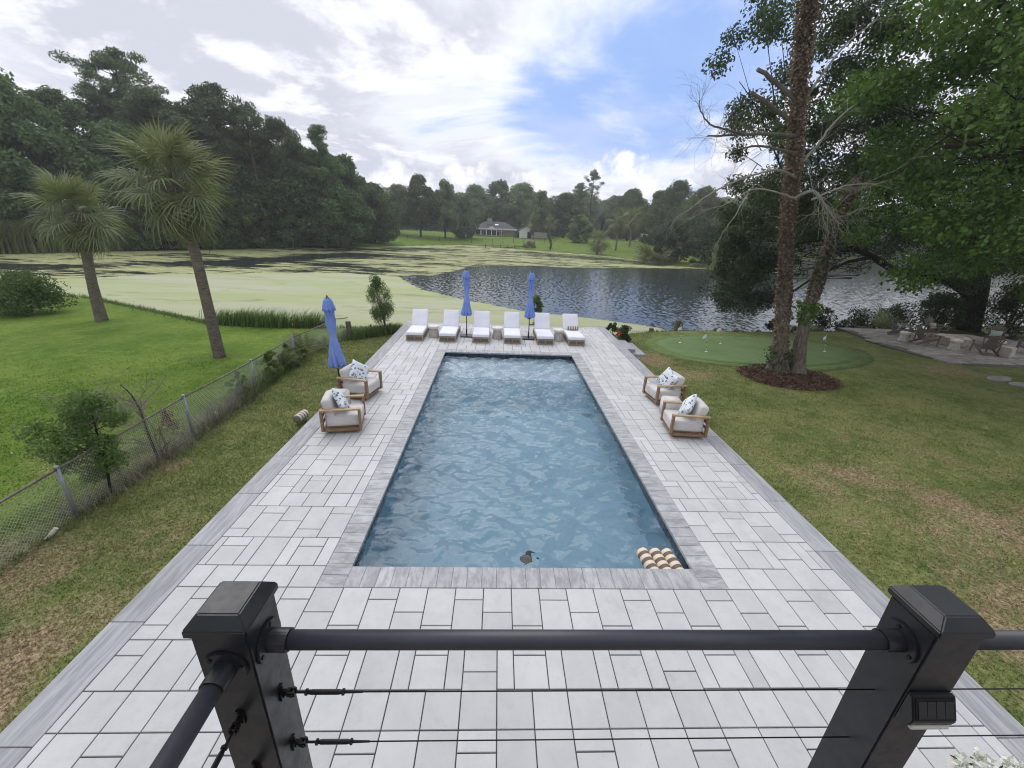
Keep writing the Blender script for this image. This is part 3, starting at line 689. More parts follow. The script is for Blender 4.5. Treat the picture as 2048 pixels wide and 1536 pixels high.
def part_tube(name, a, b, r, mat, n=24):
    o = MB().tube([Vector((0, 0, 0)), Vector(b)-Vector(a)], r, n).build(name, mat, rail, smooth=False)
    me = o.data; me.polygons.foreach_set('use_smooth', [len(p.vertices) == 4 for p in me.polygons]); o.location = Vector(a)-Vector((LX, PY_, 2.65)); return o
part_tube('top_rail', (LX+PW/2+.012, PY_, 3.595), (RX-PW/2-.012, PY_, 3.595), RR, MAT['rail_metal'])
part_tube('top_rail', (RX+PW/2+.012, PY_, 3.595), (RX+1.6, PY_, 3.595), RR, MAT['rail_metal'])
part_tube('top_rail', (LX, PY_-PW/2-.012, 3.59), (LX, PY_-2.2, 3.59), RR, MAT['rail_metal'])
def tensioner(a, d, ln):
    """clevis on the post, turnbuckle and swage, along direction d"""
    a = Vector(a); d = Vector(d); e = empty('tensioner', a-Vector((LX, PY_, 2.65))); e.parent = rail
    s = d.cross(Vector((0, 0, 1)))
    m = MB(); M = Matrix((s, d, Vector((0, 0, 1)))).transposed()
    m.box(d*.0025, (.018, .005, .044), M=M); [m.tube([d*.004+Vector((0, 0, z)), d*.008+Vector((0, 0, z))], .004, 8) for z in (-.015, .015)]; m.build('mounting_plate', MAT['wire'], e, bevel=.0012)
    m = MB(); m.box(d*.014, (.007, .02, .016), M=M); m.box(d*.027+s*.006, (.003, .02, .014), M=M); m.box(d*.027-s*.006, (.003, .02, .014), M=M); m.tube([d*.03-s*.011, d*.03+s*.011], .0045, 10); m.build('clevis', MAT['wire'], e)
    m = MB(); m.tube([d*.03, d*.06], .0032, 8); m.tube([d*.06, d*.066], .0075, 6); m.tube([d*.066, d*.075, d*.14, d*.149], [.0045, .006, .006, .0045], 12); m.tube([d*.149, d*.155], .0075, 6); m.tube([d*.155, d*.20], [.0038, .0026], 8); m.build('turnbuckle', MAT['wire'], e, smooth=False)
for k, z in enumerate((3.414, 3.217, 3.02, 2.823)):
    tensioner((LX+PW/2, PY_, z), (1, 0, 0), 0); part_tube('cable', (LX+.24, PY_, z), (RX-PW/2, PY_, z), .0017, MAT['wire'], 8)
    part_tube('cable', (RX+PW/2, PY_, z), (RX+1.6, PY_, z), .0017, MAT['wire'], 8)
    z2 = z+.012; tensioner((LX, PY_-PW/2, z2), (0, -1, 0), 0); part_tube('cable', (LX, PY_-.24, z2), (LX, PY_-2.2, z2), .0017, MAT['wire'], 8)
for x in (LX+1.05, RX+.9):   # nothing between the posts but a far end post out of view
    pass
# solar deck light on the post face
sl = empty('solar_light', (RX, PY_-PW/2, 3.40)); tag(sl, 'small black solar lamp fixed to the face of the railing post', 'lamp')
m = MB(); w = .055; prof = [(0, 0), (-.03, .022), (-.036, .045), (-.012, .098), (0, .098)]
m.add([(-w, y, z) for y, z in prof]+[(w, y, z) for y, z in prof], [(0, 1, 2, 3, 4), (9, 8, 7, 6, 5)]+[(i, 5+i, 5+(i+1) % 5, (i+1) % 5) for i in range(5)])
m.build('body', MAT['black_metal'], sl, bevel=.003)
simple('solar_cell', (.004, .005, .010), (.007, .008, .016), 60, .18); simple('lamp_lens', (.55, .54, .50), None, rough=.4)
n_ = Vector((0, -.053, .024)).normalized(); e_ = Vector((0, .024, .053)).normalized(); c_ = Vector((0, -.024, .0715))
M = Matrix((Vector((1, 0, 0)), e_, n_)).transposed()
m = MB(); m.box(c_+n_*.001, (.098, .050, .002), M=M); pf = m.build('panel_rim', MAT['wire'], sl)
for i in range(4): MB().box(c_+n_*.0026+Vector((-.0335+.0223*i, 0, 0)), (.021, .040, .0014), M=M).build('cell', MAT['solar_cell'], pf)
m = MB(); m.tube([(-.045, -.028, .018), (.045, -.028, .018)], .007, 10); m.build('lens', MAT['lamp_lens'], sl)

# ------------------------------------------------------------------ poolside furniture
def fabric(name, c1, c2, scale=60.0, rough=.9, sheen=0.0):
    t = NT(name); v = t.coord('Object'); c = t.mix(t.mr(t.noise(v, 3.0, 4, .6), .35, .65), c1, c2)
    w = t.n('ShaderNodeTexWave'); t.put(w.inputs['Vector'], v); w.inputs['Scale'].default_value = scale; w.inputs['Distortion'].default_value = .5
    b = t.bump(t.math('ADD', t.math('MULTIPLY', t.noise(v, 7.0, 4, .6), 1.6), t.math('MULTIPLY', w.outputs[1], .2)), .35, .012)
    MAT[name] = t.done(t.pbr(c, rough, 0.0, .15, b)); return MAT[name]
fabric('white_fabric', (.76, .77, .84), (.80, .81, .87)); fabric('cream_fabric', (.58, .555, .54), (.64, .615, .60)); fabric('blue_fabric', (.20, .30, .68), (.26, .37, .76), 20)
simple('teak', (.20, .125, .07), (.29, .195, .115), 5, .6, .25, 30, stretch=(1.2, 1.2, 10)); simple('teak_arm', (.36, .25, .15), (.45, .32, .20), 5, .6, .2, 30, stretch=(10, 2, 2))
simple('lounger_wood', (.30, .25, .18), (.37, .31, .23), 6, .7, .2, 40, stretch=(2, 8, 2)); simple('weave', (.10, .085, .06), (.19, .16, .115), 160, .85, .6, 220)
simple('umbrella_black', (.012, .012, .013), (.02, .02, .022), 8, .4)
# --- loungers
SW, SL_ = .70, 2.02
cush = cushion(SW-.01, 1.36, .13, .035, .008); bcush = cushion(SW-.01, .80, .12, .035, .008)
def make_lounger():
    r = empty('sun_lounger', (0, 0, 0))
    def bx(name, c, d, mat, bev=.006): o = MB().box((0, 0, 0), d).build(name, mat, r, bevel=bev); o.location = c; return o
    for z in (.03, .205):
        bx('rail', (0, .03, z), (SW, .05, .04), MAT['lounger_wood']); bx('rail', (0, SL_-.03, z), (SW, .05, .04), MAT['lounger_wood'])
        for sx in (-1, 1): bx('rail', (sx*(SW/2-.025), SL_/2, z), (.05, SL_-.12, .04), MAT['lounger_wood'])
    for (x, y) in ((-SW/2+.027, .03), (SW/2-.027, .03), (-SW/2+.027, SL_-.03), (SW/2-.027, SL_-.03)): bx('leg', (x, y, .11), (.052, .052, .22), MAT['lounger_wood'])
    bx('stile', (0, .03, .1175), (.03, .044, .131), MAT['lounger_wood'])
    for sx in (-1, 1):
        for y in (.5, 1.0, 1.5): bx('stile', (sx*(SW/2-.025), y, .1175), (.044, .03, .131), MAT['lounger_wood'])
        w = bx('woven_panel', (sx*(SW/2-.028), SL_/2, .1175), (.018, SL_-.10, .133), MAT['weave'], 0)
    for sx in (-1, 1): bx('woven_panel', (sx*.165, .032, .1175), (.275, .018, .133), MAT['weave'], 0)
    bx('deck_board', (0, SL_/2, .232), (SW-.05, SL_-.1, .012), MAT['lounger_wood'])
    o = link('seat_cushion', cush, r, MAT['white_fabric']); o.location = (0, .665, .305)
    hinge = Vector((0, 1.33, .30)); ang = R(50)
    o = link('back_cushion', bcush, r, MAT['white_fabric']); o.location = hinge+Vector((0, math.cos(ang)*.42-.03, math.sin(ang)*.40+.05)); o.rotation_euler = (ang, 0, 0)
    b = MB().box((0, 0, 0), (SW-.06, .78, .025)).build('backrest', MAT['lounger_wood'], r, bevel=.005); b.location = hinge+Vector((0, math.cos(ang)*.40+.07, math.sin(ang)*.38-.02)); b.rotation_euler = (ang, 0, 0)
    s_ = MB().tube([(0, 1.80, .25), (0, 1.72, .62)], .014, 8).build('backrest_strut', MAT['lounger_wood'], r)
    return r
proto = make_lounger()
LX_ = (-3.36, -2.02, -.645, .655, 2.035, 3.335); WHICH = ('at the left end of the row, beside the deck edge', 'just left of the first closed blue umbrella', 'just right of the first closed blue umbrella', 'just left of the second closed blue umbrella', 'just right of the second closed blue umbrella', 'at the right end of the row, with a striped lumbar pillow')
for i, (x, wh) in enumerate(zip(LX_, WHICH)):
    o = proto if i == 0 else copy_tree(proto)
    o.location = (x, 16.43+random.uniform(-.03, .05), 0); o.rotation_euler = (0, 0, R((1.0, -.5, .6, -.3, .8, 2.0)[i]))
    tag(o, 'white cushioned lounger '+wh, 'lounger', 'loungers in a row at the far end of the pool')
def stripes(name, axis, period, ca, cb, duty=.5):
    t = NT(name); v = t.coord('Object'); s = t.n('ShaderNodeSeparateXYZ'); t.L.new(v, s.inputs[0])
    f = t.math('FRACT', t.math('ADD', t.math('DIVIDE', s.outputs[axis], period), 50.25)); f = t.math('LESS_THAN', f, duty)
    c = t.mix(f, ca, cb); c = t.mix(t.math('MULTIPLY', t.noise(v, 30.0, 3, .6), .15), c, (.3, .28, .25)); MAT[name] = t.done(t.pbr(c, .85, 0.0, .2)); return MAT[name]
stripes('taupe_stripe', 0, .105, (.70, .66, .57), (.25, .22, .17)); stripes('float_stripe', 0, .13, (.74, .64, .52), (.155, .115, .09)); stripes('grey_stripe', 0, .095, (.66, .62, .52), (.20, .185, .165), .42)
def roll(name, ln, r, mat):
    prof = [(.002, -ln/2), (r*.6, -ln/2+.004), (r*.93, -ln/2+.02), (r, -ln/2+.05), (r*1.02, 0), (r, ln/2-.05), (r*.93, ln/2-.02), (r*.6, ln/2-.004), (.002, ln/2)]
    m = MB(); m.lathe(prof, 22); m.v = [(z, y, -x) for x, y, z in m.v]
    return m.build(name, mat, smooth=True)
o = roll('lumbar_pillow', .50, .085, MAT['taupe_stripe']); o.location = (3.35, 17.70, .475); o.rotation_euler = (0, 0, R(3)); tag(o, 'striped taupe lumbar pillow lying on the last white lounger', 'pillow')
o = roll('bolster', .42, .105, MAT['grey_stripe']); o.location = (-4.72, 9.22, .0); o.rotation_euler = (0, 0, R(82)); tag(o, 'striped white bolster lying on the lawn behind the near left armchair', 'pillow')
for i, (x, y, a, lab) in enumerate(((2.37, 4.74, 97, 'leftmost of three brown-striped floats in the pool corner'), (2.56, 4.735, 96, 'middle one of three brown-striped floats in the pool corner'), (2.745, 4.73, 97, 'brown-striped float against the right wall in the pool corner'))):
    o = roll('pool_float', .52, .092, MAT['float_stripe']); o.location = (x, y, WZ+.035); o.rotation_euler = (0, 0, R(a)); tag(o, lab, 'pool float', 'striped floats in the pool corner')
# --- drum tables
t = NT('whitewash'); v = t.coord('Object', (9, 9, 1.2)); c = t.mix(t.mr(t.noise(v, 3.0, 6, .7), .35, .65), (.38, .35, .31), (.62, .595, .55)); MAT['whitewash'] = t.done(t.pbr(c, .85, 0.0, .2, t.bump(t.noise(v, 5, 5, .7), .4, .01)))
simple('whitewash_top', (.62, .59, .52), (.72, .69, .62), 6, .8, .15, 40)
def make_drum(name='drum_table', m1='whitewash', m2='whitewash_top'):
    r = empty(name)
    sv_ = lambda a, u, z: 1-.035*(abs(math.sin(a*8)) < .22)
    MB().lathe([(.19, 0), (.235, .005), (.235, .02), (.165, .36), (.165, .37)], 64, fr=sv_).build('base', MAT[m1], r)
    MB().lathe([(.16, .36), (.215, .375), (.232, .40), (.232, .47), (.222, .485), (.0, .488)], 40).build('top', MAT[m2], r)
    return r
drum = make_drum()
for i, (x, y, lab) in enumerate(((-2.68, 17.27, 'whitewashed drum table between the two leftmost loungers'), (.03, 17.33, 'whitewashed drum table between the two middle loungers'), (2.68, 17.3, 'whitewashed drum table between the two rightmost loungers'))):
    o = drum if i == 0 else copy_tree(drum); o.location = (x, y, 0); o.rotation_euler = (0, 0, i*1.1); tag(o, lab, 'side table', 'drum tables between the loungers')
# --- closed umbrellas
def make_umbrella(h, base_r, twist, seed):
    r = empty('closed_umbrella'); rs = random.Random(seed)
    MB().tube([(0, 0, .04), (0, 0, h-.03)], .019, 14).build('pole', MAT['umbrella_black'], r, smooth=True)
    b = MB().box((0, 0, .025), (.52, .52, .05)).build('base', MAT['umbrella_black'], r, bevel=.008)
    MB().tube([(0, 0, .05), (0, 0, .30), (0, 0, .32)], [.03, .03, .021], 14).build('sleeve', MAT['umbrella_black'], b)
    z = lambda q: h-2.72+q
    ph = [rs.uniform(-.5, .5) for _ in range(9)]
    def pl(amp, n=8):
        def fr(a, u, zz):
            tw = a+twist*(zz-z(1.6))
            return 1+amp*(.25+min(1, abs(zz-z(1.62))*1.3))*math.cos(n*tw+ph[0])+.10*amp*math.cos(3*tw+ph[1]*6)+.05*math.sin(5*tw+zz*9)
        return fr
    MB().lathe([(.075, z(.765)), (.165, z(.78)), (.172, z(.86)), (.16, z(1.0)), (.135, z(1.2)), (.112, z(1.38)), (.088, z(1.54)), (.074, z(1.60)), (.08, z(1.66)), (.10, z(1.8)), (.108, z(2.05)), (.10, z(2.3)), (.085, z(2.45)), (.03, z(2.60)), (.004, z(2.61))], 96, fr=pl(.36)).build('canopy', MAT['blue_fabric'], r, smooth=True)
    v_ = MB().lathe([(.09, z(2.315)), (.148, z(2.32)), (.135, z(2.40)), (.095, z(2.56)), (.05, z(2.645)), (.004, z(2.65))], 96, fr=pl(.2)).build('vent_flap', MAT['blue_fabric'], r, smooth=True)
    MB().lathe([(.076, z(1.585)), (.08, z(1.60)), (.076, z(1.615))], 32).build('tie_strap', MAT['blue_fabric'], r, smooth=True)
    MB().lathe([(.055, z(2.63)), (.058, z(2.645)), (.02, z(2.67)), (.022, z(2.695)), (.004, z(2.715))], 16).build('finial', MAT['umbrella_black'], r)
    return r
for i, (x, y, h, tw, rz, lab) in enumerate(((-1.31, 17.52, 2.86, .9, 2, 'closed blue umbrella standing between the second and third loungers'), (1.39, 17.42, 2.88, -.8, -3, 'closed blue umbrella standing between the fourth and fifth loungers'), (-4.33, 10.85, 2.70, 1.2, 4, 'closed blue umbrella behind the two left armchairs'))):
    o = make_umbrella(h, .26, tw, i+3); o.location = (x, y, 0); o.rotation_euler = ((0, 0, R(rz)) if i < 2 else (R(.5), R(-1.6), R(rz))); tag(o, lab, 'umbrella', 'closed blue umbrellas')
# --- armchairs
CW, CD = .88, .86
seatc = cushion(CW-.19, CD-.10, .27, .05, .012); backc = cushion(CW-.20, .20, .46, .06, .02)
def make_armchair():
    r = empty('armchair')
    def bx(name, c, d, mat, par=None, bev=.006): o = MB().box((0, 0, 0), d).build(name, mat, par or r, bevel=bev); o.location = c; return o
    # the chair faces -y
    for sx in (-1, 1):
        x = sx*(CW/2-.05)
        bx('armrest', (x, 0, .585), (.10, CD, .035), MAT['teak_arm'])
        bx('front_post', (x, -CD/2+.03, .325), (.095, .055, .484), MAT['teak']); bx('rear_post', (x, CD/2-.03, .325), (.095, .055, .484), MAT['teak'])
        bx('side_rail', (x, 0, .105), (.095, CD-.12, .05), MAT['teak'])
    bx('front_rail', (0, -CD/2+.05, .105), (CW-.2, .05, .05), MAT['teak']); bx('rear_rail', (0, CD/2-.05, .105), (CW-.2, .05, .05), MAT['teak'])
    bx('seat_board', (0, 0, .14), (CW-.2, CD-.16, .02), MAT['teak'])
    for z in (.28, .42, .56): bx('back_slat', (0, CD/2-.035, z), (CW-.2, .025, .07), MAT['teak'])
    o = bx('plinth', (0, 0, .04), (CW-.22, CD-.22, .08), MAT['teak'])
    o = link('seat_cushion', seatc, r, MAT['cream_fabric']); o.location = (0, -.035, .285)
    o = link('back_cushion', backc, r, MAT['cream_fabric']); o.location = (0, CD/2-.17, .58); o.rotation_euler = (R(-14), 0, 0)
    return r
t = NT('floral'); v = t.coord('Object'); d = t.vor(v, 11.0); d2 = t.vor(t.coord('Object', (1, 1, 1), (.3, .2, .5)), 26.0); nn = t.noise(v, 9.0, 4, .6)
fl = t.math('MULTIPLY', t.mr(t.math('ADD', d, t.math('MULTIPLY', nn, .3)), .62, .54), t.mr(d2, .62, .50)); c = t.mix(fl, (.74, .78, .82), (.10, .17, .27)); MAT['floral'] = t.done(t.pbr(c, .9, 0.0, .15))
pmesh = pillow_mesh(.54, .54, .19)
ch = make_armchair()
CH = [(-3.50, 8.76, 90+11, 'cream armchair nearest the house on the left of the pool', 35, 'near left'), (-3.72, 10.68, 90-12, 'cream armchair beside the closed umbrella on the left of the pool', 20, 'far left'),
      (4.84, 10.80, -90+7, 'cream armchair farther from the house on the right of the pool', -25, 'far right'), (4.60, 8.86, -90-6, 'cream armchair nearest the house on the right of the pool', -38, 'near right')]
for i, (x, y, rz, lab, pr, pn) in enumerate(CH):
    o = ch if i == 0 else copy_tree(ch)
    o.location = (x, y, 0); o.rotation_euler = (0, 0, R(rz)); tag(o, lab, 'armchair', 'teak armchairs with cream cushions')
    M = Matrix.Translation((x, y, 0)) @ Matrix.Rotation(R(rz), 4, 'Z')
    p = link('throw_pillow', pmesh, None, MAT['floral']); off = .02 if i in (0, 3) else .06
    p.matrix_world = M @ Matrix.Translation(((-.02, .03, .05, -.03)[i], .02, .66)) @ Matrix.Rotation(R((12, -22, 24, -14)[i]), 4, 'Z') @ Matrix.Rotation(R(-24), 4, 'X') @ Matrix.Rotation(R((40, 38, 25, 43)[i]), 4, 'Y')
    tag(p, 'white pillow with blue flower print on the %s armchair' % pn, 'pillow', 'floral throw pillows on the armchairs')
simple('cast_stone', (.58, .555, .53), (.66, .635, .61), 8, .85, .2, 60)
o = MB().box((0, 0, .23), (.46, .46, .46)).build('cube_table', MAT['cast_stone'], bevel=.035, seg=4, smooth=True); o.location = (4.66, 9.80, 0); o.rotation_euler = (0, 0, R(-6)); tag(o, 'cream cube side table between the two right armchairs', 'side table')
o = MB().box((0, 0, .23), (.46, .46, .46)).build('cube_table', MAT['cast_stone'], bevel=.035, seg=4, smooth=True); o.location = (-3.98, 9.74, 0); o.rotation_euler = (0, 0, R(4)); tag(o, 'cream cube side table between the two left armchairs', 'side table')

# ------------------------------------------------------------------ putting green and its flags
def sheet(name, P, dz, mat, label, kind, cat=None, res=.5, th=0.0, dome=0.0):
    """a patch that follows the ground"""
    P = np.asarray(P); c = P.mean(0); rings = [0.0, .25, .5, .75, .9, 1.0]; V = []; n = len(P)
    for k in rings:
        Q = c+(P-c)*k
        for q in Q: V.append((q[0], q[1], gh(q[0], q[1])+dz+dome*(1-k*k)))
    F = []
    for i in range(len(rings)-1):
        for j in range(n): F.append((i*n+j, (i+1)*n+j, (i+1)*n+(j+1) % n, i*n+(j+1) % n))
    b = len(V)
    for q in P: V.append((q[0], q[1], gh(q[0], q[1])-.08))
    for j in range(n): F.append(((len(rings)-1)*n+j, b+j, b+(j+1) % n, (len(rings)-1)*n+(j+1) % n))
    me = np_mesh(name, V, F, smooth=False); return tag(link(name, me, None, mat), label, cat, None, kind)
t = NT('turf_green'); v = t.coord('World'); c = t.mix(t.mr(t.noise(v, 1.2, 4, .6), .35, .65), (.125, .185, .08), (.15, .215, .095)); c = t.mix(t.math('MULTIPLY', t.mr(t.noise(v, 40.0, 3, .7), .4, .7), .4), c, (.095, .15, .06)); MAT['turf_green'] = t.done(t.pbr(c, .95, 0.0, .1, t.bump(t.noise(v, 120.0, 2, .6), .4, .01)))
t = NT('turf_fringe'); v = t.coord('World'); c = t.mix(t.mr(t.noise(v, 5.0, 5, .65), .35, .65), (.10, .155, .05), (.17, .215, .085)); MAT['turf_fringe'] = t.done(t.pbr(c, .95, 0.0, .1, t.bump(t.noise(v, 60.0, 3, .7), .8, .03)))
sheet('fringe', GREEN_FRINGE, .035, MAT['turf_fringe'], 'longer turf fringe round the putting green', 'structure'); sheet('putting_green', GREEN, .052, MAT['turf_green'], 'smooth artificial putting green', 'structure')
simple('cup_white', (.8, .8, .78), None, rough=.5); simple('flag_white', (.78, .78, .84), (.82, .82, .88), 8, .8); stripes('flag_pole', 2, .22, (.62, .62, .18), (.02, .02, .02), .33)
def make_flag(black):
    r = empty('putting_flag')
    MB().tube([(0, 0, .0), (0, 0, .80)], .009, 8).build('pole', MAT['flag_pole'], r)
    MB().lathe([(.055, 0), (.06, .012), (.03, .016)], 20).build('cup_rim', MAT['cup_white'], r)
    m = MB(); n = 7
    vs = []
    for i in range(n):
        u = i/(n-1)
        for zz in (.80, .62+.06*u): vs.append((.005+.24*u, .03*math.sin(u*5)+.02*u, zz-.10*u*u))
    m.add(vs+[(a, b+.004, c) for a, b, c in vs], [(2*i, 2*i+2, 2*i+3, 2*i+1) for i in range(n-1)]+[(2*n+2*i+1, 2*n+2*i+3, 2*n+2*i+2, 2*n+2*i) for i in range(n-1)])
    m.build('cloth', MAT['flag_white'], r, smooth=True); return r
fl = make_flag(0)
for i, (x, y, rz, lab) in enumerate(((8.78, 18.8, 200, 'putting flag with black top at the left end of the green'), (9.27, 17.18, 205, 'white putting flag nearest the pool deck'), (10.74, 18.76, 190, 'white putting flag behind the others near the pond'), (15.21, 17.86, 210, 'white putting flag to the right of the twin trunks'))):
    o = fl if i == 0 else copy_tree(fl); o.location = (x, y, gh(x, y)+.052); o.rotation_euler = (R((2, 8, 6, 8)[i]), R((1, 4, 6, 7)[i]), R(rz)); tag(o, lab, 'golf flag', 'flags on the putting green')
MB().lathe([(.02, .79), (.03, .80), (.03, .86), (.02, .87)], 10).build('black_top', MAT['umbrella_black'], fl)
t = NT('mulch'); v = t.coord('World'); c = t.mix(t.mr(t.noise(v, 22.0, 5, .75), .35, .65), (.03, .017, .011), (.11, .06, .038)); MAT['mulch'] = t.done(t.pbr(c, .95, 0.0, .1, t.bump(t.noise(v, 45.0, 4, .75), 1.0, .05)))
sheet('mulch', MULCH, .02, MAT['mulch'], 'ring of red-brown mulch round the twin trunks', 'stuff', 'mulch', dome=.09)
n = 5200; q = rng.uniform(0, 1, (n, 2)); P = np.stack([9.0+q[:, 0]*3.8, 12.4+q[:, 1]*3.2], 1); P = P[poly_sd(MULCH, P[:, 0], P[:, 1]) > -.12]; z = height(P[:, 0], P[:, 1]); cm = MULCH.mean(0); kk = np.hypot(P[:, 0]-cm[0], P[:, 1]-cm[1])/1.7
simple('mulch_chip', (.05, .028, .019), (.16, .092, .062), 3.0, .95)
tag(link('mulch_chips', leaf_mesh('mulch_chips', np.column_stack([P, z+.045+.085*np.clip(1-kk**2, 0, 1)]), rng.uniform(.05, .13, len(P)), .35, (0, 0, 0), 1.0), None, MAT['mulch_chip']), 'loose bark chips on the mulch ring', 'mulch', None, 'stuff')

# ------------------------------------------------------------------ flagstone patio, fire pit and chairs
simple('flagstone', (.20, .185, .165), (.32, .30, .275), 2.2, .85, .4, 30, vary=.35)
PATIO = [(20.2, 23.0), (21.5, 23.3), (27.5, 22.6), (30, 20), (28, 17.2), (24.4, 16.0), (20.4, 16.3), (19.6, 17.6), (19.4, 19.5)]
patio = empty('stone_patio', (23.5, 19.5, gh(23.5, 19.5))); tag(patio, None, None, None, 'structure')
simple('patio_bed', (.075, .075, .055), (.11, .10, .08), 4, .95); bz = gh(23, 19)
PP = np.array(PATIO); PZ = gh(22, 18)+.05
m = MB(); m.prism([(x-23.5, y-19.5) for x, y in (PP-PP.mean(0))*.985+PP.mean(0)], -.25, PZ-gh(23.5, 19.5)); m.build('bed', MAT['patio_bed'], patio)
rs = random.Random(4); row = 0; y = 15.9
while y < 23.4:
    hgt = rs.uniform(.5, .8); x = 19.2+rs.uniform(-.4, 0)
    while x < 30:
        w = rs.uniform(.55, 1.2); cx, cy = x+w/2, y+hgt/2
        if poly_sd(PP, np.array([cx]), np.array([cy]))[0] > .12:
            g = .02; j = lambda: rs.uniform(-.05, .05)
            pts = [(x+g+j()*.5-cx, y+g+j()*.5-cy), (x+w-g+j()*.5-cx, y+g+j()*.5-cy), (x+w-g+j()*.5-cx, y+hgt-g+j()*.5-cy), (x+g+j()*.5-cx, y+hgt-g+j()*.5-cy)]
            o = MB().prism(pts, -.04, .03+rs.uniform(0, .012)).build('flagstone', MAT['flagstone'], patio, bevel=.008, seg=1); o.location = (cx-23.5, cy-19.5, PZ-gh(23.5, 19.5))
        x += w
    y += hgt
for (x, y, a, sx, sy, lab) in ((19.75, 14.55, .3, 1.3, .55, 'flat stepping stone nearest the stone patio'), (19.95, 13.8, -.2, 1.2, .6, 'flat stepping stone at the right edge nearest the house')):
    rs2 = random.Random(x); pts = [(sx/2*math.cos(k*.785+.2)*rs2.uniform(.85, 1.15), sy/2*math.sin(k*.785+.2)*rs2.uniform(.85, 1.15)) for k in range(8)]
    o = MB().prism(pts, -.1, .03).build('stepping_stone', MAT['flagstone'], bevel=.01); o.location = (x, y, gh(x, y)+.01); o.rotation_euler = (0, 0, a); tag(o, lab, 'stone')
simple('weathered_teak', (.13, .105, .085), (.21, .175, .145), 5, .8, .3, 30, stretch=(6, 1.5, 1.5))
simple('chair_cushion', (.42, .36, .27), (.48, .42, .33), 5, .9); simple('aqua_cushion', (.36, .46, .46), (.42, .52, .52), 5, .9)
def make_adirondack(cushion_mat=None):
    r = empty('adirondack_chair'); W = MAT['weathered_teak']     # faces -y
    def bd(name, a, b, w, th, side=(1, 0, 0)):
        a = Vector(a); b = Vector(b); d = (b-a); ln = d.length; d.normalize(); s = Vector(side); nrm = s.cross(d).normalized(); s = d.cross(nrm)
        M = Matrix((s, d, nrm)).transposed(); o = MB().box((0, 0, 0), (w, ln, th), M=M).build(name, W, r, bevel=.004, seg=1); o.location = (a+b)/2; return o
    for i in range(6): bd('seat_slat', (-.27, -.36+.095*i, .37-.022*i), (.27, -.36+.095*i, .37-.022*i), .085, .02, (0, 1, -.2))
    for i in range(7):
        x = (i-3)*.085; top = .98-.018*(i-3)**2
        bd('back_slat', (x*.85, .18, .26), (x*1.12, .50, top), .078, .02)
    bd('back_rail', (-.30, .235, .42), (.30, .235, .42), .06, .025, (0, .4, 1)); bd('back_rail', (-.33, .42, .80), (.33, .42, .80), .06, .025, (0, .4, 1))
    for s in (-1, 1):
        bd('armrest', (s*.36, -.46, .56), (s*.36, .36, .56), .125, .024); bd('front_leg', (s*.31, -.36, 0), (s*.31, -.36, .55), .09, .026, (0, 1, 0))
        bd('rear_leg', (s*.29, -.40, .38), (s*.29, .52, .03), .10, .028, (0, .35, 1)); bd('rear_post', (s*.33, .30, .10), (s*.33, .30, .55), .07, .026, (0, 1, 0))
    if cushion_mat:
        o = link('cushion', pillow_mesh(.44, .34, .14), r, MAT[cushion_mat]); o.location = (0, .18, .52); o.rotation_euler = (R(-22), 0, 0)
    return r
ad = make_adirondack(); ad2 = make_adirondack('chair_cushion'); ad3 = make_adirondack('aqua_cushion')
PITX, PITY = 23.5, 19.9
def pz(x, y): return PZ+.036
for i, (src, x, y, rz, lab) in enumerate(((ad, 21.9, 19.75, 75, 'weathered wooden chair with its back to the putting green, left of the fire pit'), (ad3, 22.35, 21.6, 50, 'wooden chair with an aqua cushion, farthest left beside the pond'), (ad2, 24.6, 21.9, 10, 'wooden chair with a tan cushion facing the lawn behind the fire pit'),
        (ad3, 26.2, 20.3, -50, 'wooden chair with an aqua cushion to the right behind the fire pit'), (ad, 23.4, 18.3, 160, 'wooden chair seen from behind, in front of the fire pit'), (ad2, 26.0, 18.6, 215, 'wooden chair with a tan cushion at the right edge of the picture'))):
    o = src if i in (0, 1, 2) else copy_tree(src); o.location = (x, y, pz(x, y)); o.rotation_euler = (0, 0, R(rz)); tag(o, lab, 'chair', 'wooden chairs round the fire pit')
for i, (x, y, lab) in enumerate(((21.35, 20.35, 'pale drum table beside the leftmost wooden chairs'), (22.55, 18.9, 'pale drum table in front of the round fire pit'), (24.9, 19.0, 'pale drum table behind the pale cube on the patio'))):
    o = copy_tree(drum); o.location = (x, y, pz(x, y)); tag(o, lab, 'side table', 'drum tables on the stone patio')
simple('fire_stone', (.42, .385, .31), (.52, .48, .40), 4, .9, .4, 25)
fp = empty('fire_pit', (PITX, PITY, pz(0, 0))); tag(fp, 'round pale stone fire pit among the wooden chairs', 'fire pit')
MB().lathe([(.46, 0), (.55, .02), (.60, .34), (.60, .36)], 40).build('bowl', MAT['fire_stone'], fp, smooth=False); MB().lathe([(.50, .345), (.63, .35), (.65, .385), (.63, .42), (.40, .42), (.38, .36), (.0, .35)], 40).build('rim', MAT['fire_stone'], fp)
o = MB().box((0, 0, .23), (.50, .50, .46)).build('cube_table', MAT['fire_stone'], bevel=.02, seg=3); o.location = (23.9, 17.85, pz(0, 0)); o.rotation_euler = (0, 0, R(20)); tag(o, 'pale stone cube on the patio beside the chair seen from behind', 'side table')
